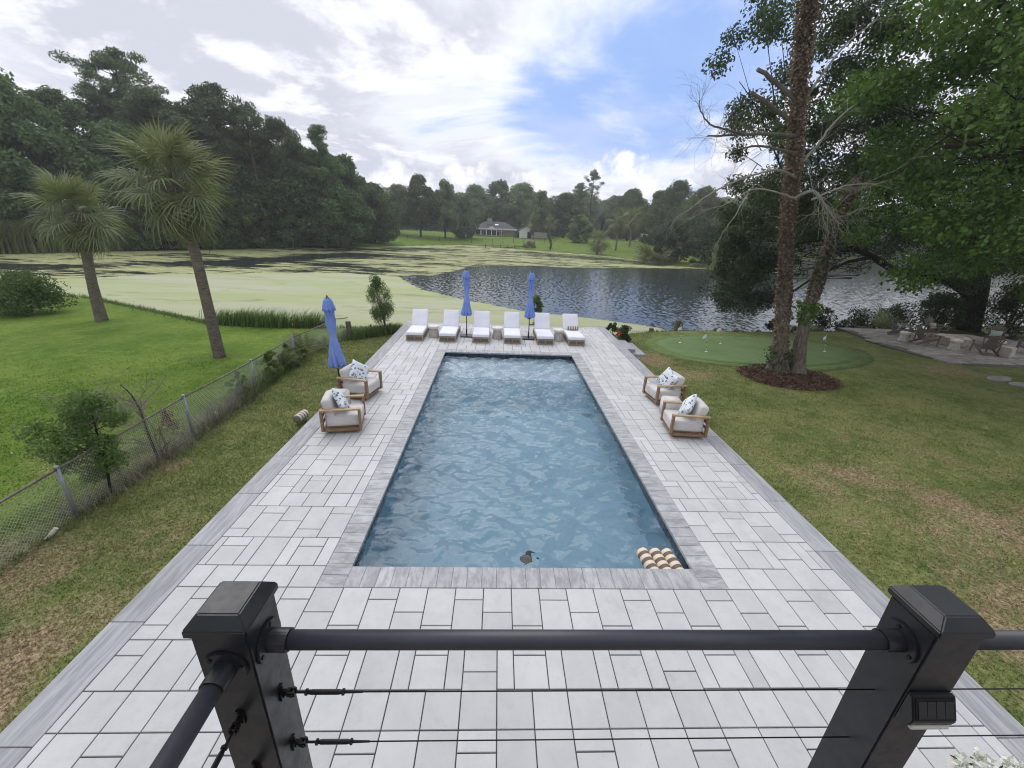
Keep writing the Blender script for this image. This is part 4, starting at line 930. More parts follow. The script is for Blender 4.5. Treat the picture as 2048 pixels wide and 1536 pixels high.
# ------------------------------------------------------------------ pilings along the water, odds and ends
simple('old_wood', (.085, .08, .06), (.15, .14, .11), 4, .9, .6, 20, stretch=(6, 6, 1))
for i, (x, y, h, r_, lean, lab) in enumerate(((8.62, 22.25, .42, .13, 2, 'short wooden piling at the pond edge nearest the deck'), (9.97, 22.2, .85, .16, 5, 'tall leaning wooden piling at the pond edge'), (12.5, 22.6, .45, .13, -3, 'low wooden piling behind the putting green'), (13.6, 22.5, .35, .14, 1, 'stubby wooden piling beside the overhanging oak'), (15.2, 22.9, .33, .13, 0, 'stubby wooden piling under the overhanging oak'))):
    z0 = gh(x, y); m = MB(); m.tube([(0, 0, -.6), (0, 0, h*.5), (0, 0, h-.03), (0, 0, h)], [r_*1.02, r_, r_*.97, r_*.8], 14); o = m.build('piling', MAT['old_wood']); o.location = (x, y, z0); o.rotation_euler = (R(lean*.4), R(lean), 0); tag(o, lab, 'piling', 'pilings along the pond edge')
simple('pvc', (.62, .60, .54), (.70, .68, .62), 8, .6)
o = MB().tube([(0, 0, -.15), (0, 0, .16)], .03, 14).build('pipe_stub', MAT['pvc']); o.location = (-6.6, 5.08, gh(-6.6, 5.08)); o.rotation_euler = (R(-30), R(35), 0); tag(o, 'white pipe stub sticking out of the dirt by the fence', 'pipe')
o = MB().tube([(0, 0, -.1), (0, 0, .25)], .03, 14).build('marker_post', MAT['pvc']); o.location = (-6.7, 9.2, gh(-6.7, 9.2)); o.rotation_euler = (0, R(-6), 0); tag(o, 'short white marker post standing by the fence', 'post')
# potted white flowers on the deck, only their tops in view
for i, (x, y, lab) in enumerate(((4.12, 1.90, 'white flowering plant in a grey pot at the bottom right of the deck'), (4.56, 1.86, 'white flowering plant in a grey pot nearest the right deck edge'))):
    r = empty('potted_flowers', (x, y, 0)); tag(r, lab, 'potted plant', 'potted white flowers on the deck')
    MB().lathe([(.10, 0), (.13, .01), (.17, .27), (.185, .28), (.185, .31), (.15, .31)], 24).build('pot', MAT['cast_stone'], r)
    leafmat('white_petal', (.68, .69, .70), (.80, .81, .80), .25) if 'white_petal' not in MAT else None
    leafmat('pot_leaf', (.03, .06, .02), (.09, .15, .05), .3) if 'pot_leaf' not in MAT else None
    P, A = blob_points([(random.uniform(-.13, .13), random.uniform(-.13, .13), random.uniform(.36, .46)) for _ in range(14)], [.06]*14, 26, .8, .4); link('flowers', leaf_mesh('white_flowers', P, .05, .8, A), r, MAT['white_petal'])
    P, A = blob_points([(random.uniform(-.1, .1), random.uniform(-.1, .1), .32) for _ in range(10)], [.09]*10, 20, .6, .2); link('leaves', leaf_mesh('pot_leaves', P, .07, .5, A), r, MAT['pot_leaf'])
# ------------------------------------------------------------------ plants: shared helpers
leafmat('leaf_oak', (.016, .032, .013), (.062, .10, .04), .2); leafmat('leaf_bright', (.02, .046, .011), (.12, .215, .045), .3); leafmat('leaf_dark', (.018, .035, .014), (.07, .11, .042), .25)
leafmat('leaf_pine', (.04, .062, .032), (.125, .168, .082), .2, tint=(.06, .09, .05)); leafmat('leaf_wood', (.038, .068, .027), (.135, .20, .078), .25, tint=(.07, .105, .05)); leafmat('leaf_pale', (.06, .10, .02), (.16, .22, .05), .3)
leafmat('leaf_shrub', (.04, .075, .022), (.13, .20, .065), .3); leafmat('leaf_ivy', (.06, .045, .037), (.255, .185, .135), .2); leafmat('frond_green', (.06, .082, .04), (.25, .28, .155), .25); leafmat('frond_dry', (.13, .095, .06), (.26, .20, .13), .2)
leafmat('reed', (.055, .10, .028), (.155, .225, .075), .3); leafmat('reed_light', (.07, .10, .03), (.17, .20, .08), .3); leafmat('rust', (.10, .022, .008), (.22, .06, .02), .2); leafmat('petal', (.45, .03, .03), (.62, .07, .06), .3); leafmat('dull_brush', (.16, .15, .115), (.28, .26, .21), .2); leafmat('leaf_sapling', (.05, .10, .028), (.165, .25, .085), .35)
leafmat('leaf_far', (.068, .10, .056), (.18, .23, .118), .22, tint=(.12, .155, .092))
def bark(name, c1, c2, sc=(9, 9, 1.2), bump=.9):
    t = NT(name); v = t.coord('Object', sc); a = t.noise(v, 2.2, 7, .7, .6); b = t.noise(t.coord('Object'), 1.1, 4, .6)
    c = t.mix(t.mr(a, .35, .65), c1, c2); c = t.mix(t.math('MULTIPLY', t.mr(b, .45, .7), .5), c, (c2[0]*1.25, c2[1]*1.22, c2[2]*1.15)); MAT[name] = t.done(t.pbr(c, .95, 0.0, .15, t.bump(a, bump, .06)))
bark('bark_grey', (.075, .062, .05), (.22, .19, .16)); bark('bark_dark', (.02, .017, .013), (.055, .046, .037)); bark('bark_pine', (.045, .035, .028), (.115, .09, .07)); bark('bark_pale', (.17, .165, .14), (.31, .30, .265), (14, 14, 5), .3); bark('bark_twig', (.15, .13, .105), (.32, .29, .245), (20, 20, 20), .2)
bark('bark_dead', (.065, .056, .047), (.15, .132, .112), (20, 20, 20), .3); bark('bark_palm', (.10, .085, .068), (.235, .205, .17), (3, 3, 16), .9)
def curve(pts, n=4):
    """Catmull-Rom through the points"""
    P = [Vector(p) for p in pts]; out = []
    for i in range(len(P)-1):
        a, b, c, d = P[max(i-1, 0)], P[i], P[i+1], P[min(i+2, len(P)-1)]
        for k in range(n):
            u = k/n; out.append(.5*((2*b)+(c-a)*u+(2*a-5*b+4*c-d)*u*u+(3*b-a-3*c+d)*u**3))
    return out+[P[-1]]
def limb(m, pts, r0, r1, n=7, sub=3, wob=.0, rs=random):
    P = curve(pts, sub)
    if wob: P = [P[0]]+[p+Vector((rs.uniform(-wob, wob), rs.uniform(-wob, wob), rs.uniform(-wob, wob))) for p in P[1:]]
    k = len(P)-1; m.tube(P, [r0+(r1-r0)*i/k for i in range(k+1)], n); return P
def twigs(m, p, d, ln, r, depth, rs, spread=.7, droop=0.0, tips=None):
    p = Vector(p); d = Vector(d).normalized(); pts = [p]; q = p; dd = d
    for i in range(3):
        dd = (dd+Vector((rs.uniform(-.35, .35), rs.uniform(-.35, .35), rs.uniform(-.3, .3)-droop))).normalized(); q = q+dd*ln/3; pts.append(q)
    m.tube(pts, [r, r*.8, r*.62, r*.4], 5 if depth > 1 else 4, cap=False)
    if tips is not None: tips.append(q)
    if depth > 0:
        for k in range(rs.randint(2, 4)):
            b = pts[rs.randint(1, 3)]; e = (dd+Vector((rs.uniform(-1, 1), rs.uniform(-1, 1), rs.uniform(-.8, .9)))*spread).normalized()
            twigs(m, b, e, ln*rs.uniform(.45, .8), r*.5, depth-1, rs, spread, droop, tips)
def bush(name, x, y, rx, ry, h, n_clump, per, leaf, mat, label, cat='bush', group=None, seed=1, aspect=.5, stems=5, dz=0.0, low=.1, bmat='bark_twig'):
    rs = random.Random(seed); z0 = gh(x, y)+dz; r = empty(name, (x, y, z0)); tag(r, label, cat, group)
    C = []; rad = []
    for i in range(n_clump):
        a = rs.uniform(0, 6.283); u = rs.uniform(low, 1); q = math.sqrt(rs.random())*math.sqrt(max(.05, 1-(2*u-.75)**2/1.7))
        C.append((rx*.85*q*math.cos(a), ry*.85*q*math.sin(a), h*u*.92)); rad.append(rs.uniform(.16, .30)*min(rx, h)*1.15)
    P, A = blob_points(C, rad, per, .8); keep = P[:, 2] > .01
    link('foliage', leaf_mesh(name, P[keep], rng.uniform(.7, 1.3, keep.sum())*leaf, aspect, A[keep]*.5+np.array([0, 0, .2])), r, MAT[mat])
    m = MB()
    for i in range(stems):
        c = C[rs.randrange(n_clump)]; limb(m, [(rs.uniform(-.1, .1)*rx, rs.uniform(-.1, .1)*ry, -.05), (c[0]*.4, c[1]*.4, c[2]*.5), c], .018*h+.006, .006, 5)
    m.build('stems', MAT[bmat], r); return r

# ------------------------------------------------------------------ chain link fence on the left
simple('galvanised', (.23, .24, .27), (.31, .32, .35), 12, .5, metal=.3); simple('fence_rail_rust', (.10, .08, .065), (.19, .165, .14), 9, .7); simple('fence_wire', (.40, .41, .39), (.50, .51, .48), 20, .6)
FP = [(-6.40, 1.2), (-6.55, 3.4), (-6.63, 5.56), (-6.67, 8.3), (-6.91, 11.24), (-7.15, 14.2), (-6.75, 17.2), (-6.38, 17.55), (-5.6, 18.1), (-4.9, 18.7)]
FH = [.92, .9, .89, .98, .90, .88, .95, .95, .75, .6]
fence = empty('chain_link_fence', (-6.63, 5.56, gh(-6.63, 5.56))); tag(fence, 'low galvanised chain-link fence running towards the pond', 'fence')
fo = Vector(fence.location)
for i, ((x, y), h) in enumerate(zip(FP, FH)):
    if i == 6: continue
    z = gh(x, y)
    if i >= 7: o = MB().tube([(0, 0, -.2), (0, 0, (.78, .55, .5)[i-7]), (0, 0, (.80, .56, .51)[i-7])], [(.11, .045, .045)[i-7]]*2+[.04], 12).build('wooden_post', MAT['old_wood'], fence)
    else:
        o = MB().tube([(0, 0, -.1), (0, 0, h+.02)], .030, 14).build('post', MAT['galvanised'], fence, smooth=True); MB().lathe([(.034, 0), (.036, .02), (.03, .035), (.012, .045)], 14, (0, 0, h+.015)).build('cap', MAT['galvanised'], o)
    o.location = Vector((x, y, z))-fo
top = [Vector((x, y, gh(x, y)+h)) for (x, y), h in zip(FP[:8], FH[:8])]
for a, b in zip(top[:-1], top[1:]):
    mid = (a+b)/2+Vector((0, 0, -.012)); o = MB().tube([a-a, mid-a, b-a], .0185, 10).build('top_rail', MAT['fence_rail_rust'], fence, smooth=True); o.location = a-fo
m = MB(); dm = .058; V = []; F = []
for (a, ha), (b, hb) in zip(list(zip(FP[:7], FH[:7])), list(zip(FP[1:8], FH[1:8]))):
    A = Vector((a[0], a[1], 0)); B = Vector((b[0], b[1], 0)); ln = (B-A).length; n = int(ln/dm); d = (B-A)/n; zs = [gh(*(A+d*k).xy) for k in range(n+1)]
    nrm = Vector((-d.y, d.x, 0)).normalized()
    for k in range(n):
        hh = ha+(hb-ha)*k/n-.03; rows = int(hh/(dm*1.05))
        p0 = A+d*k; zb = zs[k]+.02
        for s in (0, 1):
            for r_ in range(rows):
                up_ = (r_+s) % 2
                q0 = p0+d*(0 if up_ else 1)*1.0; q1 = p0+d*(1 if up_ else 0)*1.0
                z0_ = zb+hh*r_/rows; z1_ = zb+hh*(r_+1)/rows
                if s == 1: continue
                bse = len(V); w = .0021
                for (q, z_) in ((q0, z0_), (q1, z1_)): V += [(q.x-fo.x+nrm.x*w, q.y-fo.y+nrm.y*w, z_-fo.z), (q.x-fo.x-nrm.x*w, q.y-fo.y-nrm.y*w, z_-fo.z), (q.x-fo.x, q.y-fo.y, z_-fo.z+.0055)]
                F += [(bse, bse+1, bse+4, bse+3), (bse+1, bse+2, bse+5, bse+4), (bse+2, bse, bse+3, bse+5)]
                # the crossing wire
                bse = len(V)
                for (q, z_) in ((q1, z0_), (q0, z1_)): V += [(q.x-fo.x+nrm.x*w, q.y-fo.y+nrm.y*w, z_-fo.z), (q.x-fo.x-nrm.x*w, q.y-fo.y-nrm.y*w, z_-fo.z), (q.x-fo.x, q.y-fo.y, z_-fo.z+.0055)]
                F += [(bse, bse+1, bse+4, bse+3), (bse+1, bse+2, bse+5, bse+4), (bse+2, bse, bse+3, bse+5)]
tag(link('wire_mesh', np_mesh('wire_mesh', V, F), fence, MAT['fence_wire']), None, None, None, 'stuff')
# long grass and brush growing along the foot of the fence
def blades(name, P, h, w, mat, label, cat, lean=.35, kind='stuff', curl=.5, wind=(0, 0), group=None):
    n = len(P); z = height(P[:, 0], P[:, 1]); th = rng.uniform(0, 6.283, n); hh = h*rng.uniform(.55, 1.15, n); ww = w*rng.uniform(.7, 1.3, n)
    side = np.stack([np.cos(th), np.sin(th), np.zeros(n)], 1)*ww[:, None]; out = np.stack([-np.sin(th), np.cos(th), np.zeros(n)], 1)*(lean*rng.uniform(.2, 1.2, n)*hh)[:, None]+np.array([wind[0], wind[1], 0])*hh[:, None]
    B = np.column_stack([P, z-.03]); up_ = np.zeros((n, 3)); up_[:, 2] = hh
    Mid = B+up_*.6+out*.4; Tip = B+up_*(1-curl*.3)+out*1.2
    V = np.stack([B-side, B+side, Mid+side*.7, Mid-side*.7, Tip], 1).reshape(-1, 3); b = np.arange(n)[:, None]*5
    F = np.concatenate([b+np.array([0, 1, 2, 3]), b+np.array([3, 2, 4, 4])]); 
    F4 = b+np.array([0, 1, 2, 3]); F3 = b+np.array([3, 2, 4])
    me = bpy.data.meshes.new(name); V = V.astype(np.float32); me.vertices.add(len(V)); me.vertices.foreach_set('co', V.ravel())
    li = np.concatenate([F4.ravel(), F3.ravel()]).astype(np.int32); me.loops.add(len(li)); me.loops.foreach_set('vertex_index', li)
    ls = np.concatenate([np.arange(n)*4, 4*n+np.arange(n)*3]).astype(np.int32); me.polygons.add(2*n); me.polygons.foreach_set('loop_start', ls)
    r_ = rng.random(n); a = me.attributes.new('rnd', 'FLOAT', 'FACE'); a.data.foreach_set('value', np.concatenate([r_, r_]).astype(np.float32)); me.update(calc_edges=True)
    return tag(link(name, me, None, MAT[mat]), label, cat, group, kind)
def along(pts, n, w):
    pts = np.array(pts, float); seg = np.linalg.norm(np.diff(pts, axis=0), axis=1); cum = np.concatenate([[0], np.cumsum(seg)]); s = rng.uniform(0, cum[-1], n); i = np.clip(np.searchsorted(cum, s)-1, 0, len(seg)-1); f = (s-cum[i])/seg[i]
    return pts[i]+(pts[i+1]-pts[i])*f[:, None]+rng.normal(size=(n, 2))*w
blades('fence_grass', along(FP[1:], 4200, .09), .14, .006, 'reed_light', 'long grass along the foot of the chain-link fence', 'grass', .7)
blades('fence_brush', along(FP[2:5], 1500, .16), .30, .005, 'dull_brush', 'dry brush caught along the foot of the fence', 'brush', 1.0)
blades('fence_weeds', along([(-6.68, 8.4), (-6.92, 11.2)], 420, .10), .6, .006, 'dull_brush', 'grey dry weeds standing along the middle of the fence', 'weeds', .8)
blades('shore_grass', np.concatenate([along([(-19.5, 23.6), (-16.7, 22.1), (-13.6, 20.4), (-10.6, 20.2), (-7.8, 20.4), (-5.2, 20.5)], 9000, .22), along([(5.6, 20.7), (8.6, 22.0), (13.7, 22.5), (20.4, 23.6)], 3000, .12)]), .34, .013, 'reed', 'weedy grass fringe along the near pond bank', 'grass', .5)
blades('lawn_edge_weeds', along([(-34, 29.8), (-28.8, 26.9), (-24, 25.7), (-19.5, 23.5), (-16.7, 21.9), (-13.6, 20.2)], 6500, .32), .36, .016, 'reed', 'ragged weeds where the left lawn meets the pond', 'weeds', .7)
blades('sedges', np.concatenate([along([(-13.6, 20.3), (-11.8, 19.9), (-10.2, 19.8)], 2600, .30), along([(-9.8, 19.9), (-8.6, 20.1)], 700, .22)]), 1.05, .012, 'reed', 'tall green sedges on the near pond bank right of the tall palm', 'reeds', .55, wind=(.25, 0))
blades('corner_weeds', along([(-6.5, 17.6), (-5.6, 18.4), (-4.75, 19.3)], 3600, .22), .5, .010, 'leaf_shrub', 'green weeds round the fence corner beside the deck', 'weeds', .5)
blades('cattails', np.concatenate([along([(-100, 52), (-75, 51.0), (-60.4, 54.0), (-57.5, 59), (-55.5, 63.5)], 14000, 1.1)+np.array([-.4, .2])]), 4.0, .09, 'reed_light', 'dense bed of tall reeds on the left bank of the pond', 'reeds', .28, wind=(.12, 0))

# ------------------------------------------------------------------ shrubs along the fence
sap = empty('sapling', (-6.61, 6.15, gh(-6.61, 6.15))); tag(sap, 'leafy green sapling growing up through the chain-link fence', 'sapling'); so = Vector(sap.location)
m = MB(); T = [(-6.67, 6.2, -.14), (-6.56, 6.2, .47), (-6.58, 6.25, .95), (-6.60, 6.3, 1.37), (-6.50, 6.25, 1.68)]; rs = random.Random(3)
limb(m, [Vector(p)-so for p in T], .022, .008, 7)
CL = [(-7.23, 6.4, .94), (-6.69, 6.1, 1.41), (-6.35, 6.2, 1.6), (-7.25, 6.0, 1.21), (-6.74, 6.3, .80), (-6.35, 6.1, .95), (-6.80, 6.2, .28), (-6.98, 6.5, 1.22), (-6.35, 6.4, 1.28), (-6.95, 6.0, .80), (-7.40, 6.2, .80), (-6.42, 6.2, .55), (-6.5, 6.1, 1.68), (-6.61, 6.3, .55), (-6.85, 6.35, 1.5), (-6.6, 6.0, 1.15), (-7.05, 6.2, .5)]
for c in CL: limb(m, [Vector(T[2])-so+Vector((0, 0, (c[2]-.95)*.5)), (Vector(T[2])+Vector(c))/2-so+Vector((0, 0, .05)), Vector(c)-so], .008, .003, 4)
m.build('stem', MAT['bark_dark'], sap)
P, A = blob_points([Vector(c)-so for c in CL], [rs.uniform(.19, .30) for _ in CL], 420, .75, .15)
link('foliage', leaf_mesh('sapling_leaves', P, rng.uniform(.045, .085, len(P)), .42, A*.4+np.array([0, 0, -.1])), sap, MAT['leaf_sapling'])
br = empty('bare_shrub', (-6.67, 7.3, gh(-6.67, 7.3))); tag(br, 'dead bare shrub with pale twigs against the fence', 'shrub'); so = Vector(br.location); m = MB(); rs = random.Random(9)
limb(m, [Vector(p)-so for p in [(-6.67, 7.3, -.1), (-6.72, 7.3, .44), (-6.73, 7.3, .94), (-6.81, 7.3, 1.3), (-6.95, 7.3, 1.5)]], .024, .008, 6); m.build('stem', MAT['bark_dark'], br); m = MB()
for i in range(26):
    z = rs.uniform(.1, 1.2); twigs(m, Vector((-6.72, 7.3, z))-so, (rs.uniform(-1, .4), rs.uniform(-.8, .8), rs.uniform(-.1, .7)), rs.uniform(.35, .75), .0085, 2, rs, .8)
for i in range(8): twigs(m, Vector((-6.64+rs.uniform(-.1, .15), 7.4, -.1))-so, (rs.uniform(-.3, .4), rs.uniform(-.5, .6), 1), rs.uniform(.6, 1.1), .011, 2, rs, .6)
tag(m.build('twigs', MAT['bark_twig'], br), None, None, None, 'stuff')
m = MB(); rs = random.Random(21); tw = empty('twig_crown', (-6.9, 6.7, gh(-6.9, 6.7))); tag(tw, 'greyish dead twig tangle leaning over the fence behind the sapling', 'shrub')
for i in range(46): twigs(m, (rs.uniform(-.3, .35), rs.uniform(-.3, .4), rs.uniform(1.0, 1.5)), (rs.uniform(-1, 1), rs.uniform(-1, 1), rs.uniform(.0, .9)), rs.uniform(.25, .5), .006, 2, rs, .9)
for i in range(4): limb(m, [(rs.uniform(-.05, .05), rs.uniform(-.05, .05), -.05), (rs.uniform(-.1, .1), rs.uniform(-.1, .1), .6), (rs.uniform(-.3, .35), rs.uniform(-.3, .4), 1.3)], .012, .005, 5)
tag(m.build('twigs', MAT['bark_twig'], tw), None, None, None, 'stuff')
o = empty('dead_bough', (-6.84, 8.05, .38)); tag(o, 'rust-brown dead bough hanging in the fence', 'branch'); P = np.stack([rng.normal(0, .07, 420), rng.normal(0, .05, 420), rng.uniform(-.18, .22, 420)], 1); P[:, 0] *= (1.4-2.6*P[:, 2])*.75; P[:, 0] += -.05+P[:, 2]*-.3
link('leaves', leaf_mesh('dead_leaves', P, rng.uniform(.03, .07, len(P)), .45), o, MAT['rust']); MB().tube([(-.1, 0, .26), (0, 0, 0), (.1, 0, -.18)], .005, 5).build('stem', MAT['bark_dark'], o)
bush('vine_patch', -7.0, 10.6, .22, .5, .8, 18, 60, .06, 'leaf_sapling', 'green vine climbing the fence between the marker post and the yellow-green vine', 'vine', seed=6)
bush('fence_shrub', -7.0, 13.6, .35, .6, .85, 24, 70, .07, 'leaf_shrub', 'bushy green shrub in the fence next to the palmettos', 'shrub', seed=7)
bush('vine_clump', -6.9, 12.1, .35, .55, .95, 26, 70, .07, 'leaf_pale', 'yellow-green vine spilling over the chain-link fence', 'vine', seed=5)
blades('tall_weeds', along([(-6.75, 10.2), (-6.95, 11.6), (-7.1, 13.8)], 600, .16), .6, .008, 'leaf_shrub', 'tall green weeds against the middle of the fence', 'weeds', .5)
bush('bank_bush', -23.0, 20.8, 1.9, 1.5, 1.9, 70, 150, .12, 'leaf_shrub', 'dark green bush on the pond bank at the left edge', 'bush', seed=8)
bush('sapling_bush', -5.5, 18.75, .55, .5, 2.0, 1, 1, .05, 'leaf_shrub', 'tmp', seed=2) if False else None
rt_ = empty('lollipop_tree', (-5.15, 18.8, gh(-5.15, 18.8))); tag(rt_, 'small upright leafy tree at the far left corner of the deck', 'tree'); rs = random.Random(14); m = MB()
limb(m, [(0, 0, -.1), (-.02, 0, .5), (-.12, 0, 1.0), (-.3, 0, 1.7)], .055, .02, 8); C = []
for i in range(34):
    u = rs.random(); z = .72+1.75*u; w = .16+.46*math.sin(min(1, .12+u*1.02)*math.pi)**.8; a = rs.uniform(0, 6.28); q = math.sqrt(rs.random()); C.append((-.10-.16*u+w*q*math.cos(a), w*q*math.sin(a), z)); limb(m, [(-.05*u*2, 0, .4+z*.3), C[-1]], .010, .004, 4)
m.build('trunk', MAT['bark_grey'], rt_); P, A = blob_points(C, [rs.uniform(.19, .29) for _ in C], 240, 1.2, .3); link('crown', leaf_mesh('crown', P, rng.uniform(.05, .09, len(P)), .4, A*.3+np.array([0, 0, .7])), rt_, MAT['leaf_shrub'])
bush('deck_shrub', 1.95, 20.75, .6, .4, 2.1, 34, 120, .09, 'leaf_shrub', 'feathery green shrub behind the second umbrella', 'shrub', seed=31, dz=.2)
fs_ = bush('hibiscus', 5.95, 18.6, .45, .45, .85, 22, 90, .08, 'leaf_dark', 'dark-leaved shrub with a red flower beside the deck steps', 'shrub', seed=41)
P = np.array([(-.40, -.32, .52)])+rng.normal(size=(26, 3))*.045; link('flower', leaf_mesh('flower', P, .11, .8), fs_, MAT['petal'])
bush('corner_shrub', 5.85, 20.3, .40, .35, .75, 16, 80, .08, 'leaf_dark', 'dark-leaved shrub at the far right corner of the deck', 'shrub', seed=43)

n = 520; q = rng.random((n, 2)); P = np.concatenate([np.stack([5.6+q[:260, 0]*12, 1.5+q[:260, 1]*13], 1), np.stack([-17+q[260:, 0]*12.4, 2.5+q[260:, 1]*14], 1)]); P = P[poly_sd(MULCH, P[:, 0], P[:, 1]) < 0]
leafmat('fallen', (.20, .15, .08), (.42, .36, .24), .1)
tag(link('fallen_leaves', leaf_mesh('fallen_leaves', np.column_stack([P, height(P[:, 0], P[:, 1])+.035]), rng.uniform(.03, .08, len(P)), .5), None, MAT['fallen']), 'fallen leaves scattered over the lawns', 'leaves', None, 'stuff')
# ------------------------------------------------------------------ fan palms
def frond_mesh(seed, pet=.85, rad=1.0, n=25, droop=.5, w=.030):
    rs = random.Random(seed); m = MB(); V = []; F = []
    def arc(s): return Vector((0, s*math.cos(.25*s), -.22*droop*s*s))
    for i in range(n):
        u = i/(n-1)*2-1; a = u*R(128); L_ = rad*(1-.30*abs(u)**1.5)*rs.uniform(.9, 1.06)
        base = Vector((0, pet+.34*(1-abs(u)), -.16*droop*(1-abs(u))-.12*droop)); d = Vector((math.sin(a), math.cos(a), 0)); s = Vector((d.y, -d.x, 0)); dr = droop*rs.uniform(.6, 1.25)
        pts = [(0, .012), (.35, w), (.7, w*.62), (1.0, .002)]; b = len(V); tw = rs.uniform(-.5, .5)
        for (q, ww) in pts:
            p = base+d*L_*q+Vector((0, 0, .06*math.sin(q*3)-dr*.62*q**2.4*L_)); sz = Vector((0, 0, ww*.55*(1 if i % 2 else -1)))
            V += [p-s*ww, p+s*ww+sz]
        F += [(b+2*k, b+2*k+1, b+2*k+3, b+2*k+2) for k in range(3)]
    nb = len(V); P = [Vector((0, pet*k/4, .10*math.sin(k/4*2.2)-.12*droop*(k/4)**2)) for k in range(5)]; r_ = [.028, .02, .016, .013, .010]
    mt = MB(); mt.tube(P+[Vector((0, pet+.36, -.29*droop))], r_+[.004], 4)
    V += [Vector(q) for q in mt.v]; F4 = F+[tuple(nb+i for i in f) for f in mt.f if len(f) == 4]
    V = np.array([tuple(v) for v in V]); F4 = np.array(F4); rn = np.repeat([rs.random() for _ in range(n)], 3); rn = np.concatenate([rn, np.full(len(F4)-len(rn), .8)])
    return np_mesh('frond', V, F4, rn)
FR = [frond_mesh(1, droop=.55, rad=.95), frond_mesh(2, droop=.85, rad=1.02), frond_mesh(3, droop=1.15, rad=.98)]; FRD = frond_mesh(5, droop=1.25, rad=.8, n=26)
def palm(name, base, path, rads, n_fr, size, label, seed, group=None, n_dead=7, lean=(0, 0)):
    rs = random.Random(seed); r = empty(name, base); tag(r, label, 'palm', group); b = Vector(base)
    P = curve([Vector(p)-b for p in path], 6); m = MB(); k = len(P)-1; ra = []
    for i in range(k+1):
        u = i/k*(len(rads)-1); j = min(int(u), len(rads)-2); ra.append(rads[j]+(rads[j+1]-rads[j])*(u-j))
    m.tube(P, ra, 16); m.build('trunk', MAT['bark_palm'], r, smooth=True); top = P[-1]
    m = MB()
    for i in range(26):
        a = i*2.4; z = -.55+.5*(i/26); q = top+Vector((0, 0, z)); d = Vector((math.cos(a), math.sin(a), .9)).normalized(); m.tube([q+Vector((math.cos(a), math.sin(a), 0))*ra[-1]*.8, q+Vector((math.cos(a), math.sin(a), 0))*ra[-1]*.9+d*.28], [.035, .018], 4)
    m.build('boots', MAT['bark_palm'], r)
    for i in range(n_fr+n_dead):
        dead = i >= n_fr; a = i*2.399+rs.uniform(-.3, .3); u = i/n_fr
        el = R(80-140*u+rs.uniform(-12, 12)) if not dead else R(rs.uniform(-72, -52))
        f = link('frond', FRD if dead else FR[min(2, int(u*3))], r, None)
        if not f.data.materials: f.data.materials.append(MAT['frond_dry'] if dead else MAT['frond_green'])
        s = size*rs.uniform(.88, 1.1)*(.8 if dead else 1)*(1-.12*max(0, .3-u))
        f.matrix_local = Matrix.Translation(top+Vector((0, 0, .10-.42*u))) @ Matrix.Rotation(a, 4, 'Z') @ Matrix.Rotation(el, 4, 'X') @ Matrix.Rotation(rs.uniform(-.95, .95), 4, 'Y') @ Matrix.Scale(s, 4)
    return r
z = gh(-9.96, 14.46); palm('fan_palm', (-9.96, 14.46, z), [(-9.96, 14.46, z-.1), (-9.98, 14.46, 1.8), (-10.03, 14.48, 3.6), (-10.22, 14.5, 5.15), (-10.24, 14.5, 5.5)], [.20, .165, .155, .17, .20], 48, .82, 'tall leaning fan palm on the neighbouring lawn, larger crown', 3, n_dead=9)
z = gh(-18.55, 19.6); palm('fan_palm', (-18.55, 19.6, z), [(-18.55, 19.6, z-.1), (-18.45, 19.6, 1.4), (-18.25, 19.6, 3.0), (-18.22, 19.6, 4.1), (-18.22, 19.6, 4.5)], [.25, .19, .18, .18, .2], 40, .83, 'shorter fan palm nearer the left edge of the lawn', 8, n_dead=14)
o = blades('palm_litter', along([(-10.2, 14.3), (-9.7, 14.6)], 300, .3), .06, .01, 'frond_dry', 'dry litter at the foot of the tall palm', 'litter', 1.5)
pal_m = FR[1]
def palmetto(x, y, n, s, label, seed, up_=60, group=None, dry=0):
    rs = random.Random(seed); r = empty('palmetto', (x, y, gh(x, y))); tag(r, label, 'palmetto', group)
    for i in range(n):
        f = link('frond', FRD if i < dry else FR[rs.randrange(2)], r); f.matrix_local = Matrix.Translation((rs.uniform(-.1, .1), rs.uniform(-.1, .1), 0)) @ Matrix.Rotation(rs.uniform(0, 6.28), 4, 'Z') @ Matrix.Rotation(R(rs.uniform(up_-30, up_+25)), 4, 'X') @ Matrix.Scale(s*rs.uniform(.75, 1.1), 4)
    return r
palmetto(-7.1, 13.1, 8, .42, 'spiky palmetto at the fence nearest the yellow-green vine', 1, 70); palmetto(-7.15, 14.7, 10, .50, 'tall spiky palmetto in the fence behind the left umbrella', 2, 72); palmetto(-6.85, 15.9, 7, .36, 'low palmetto near the fence corner post', 3, 50)

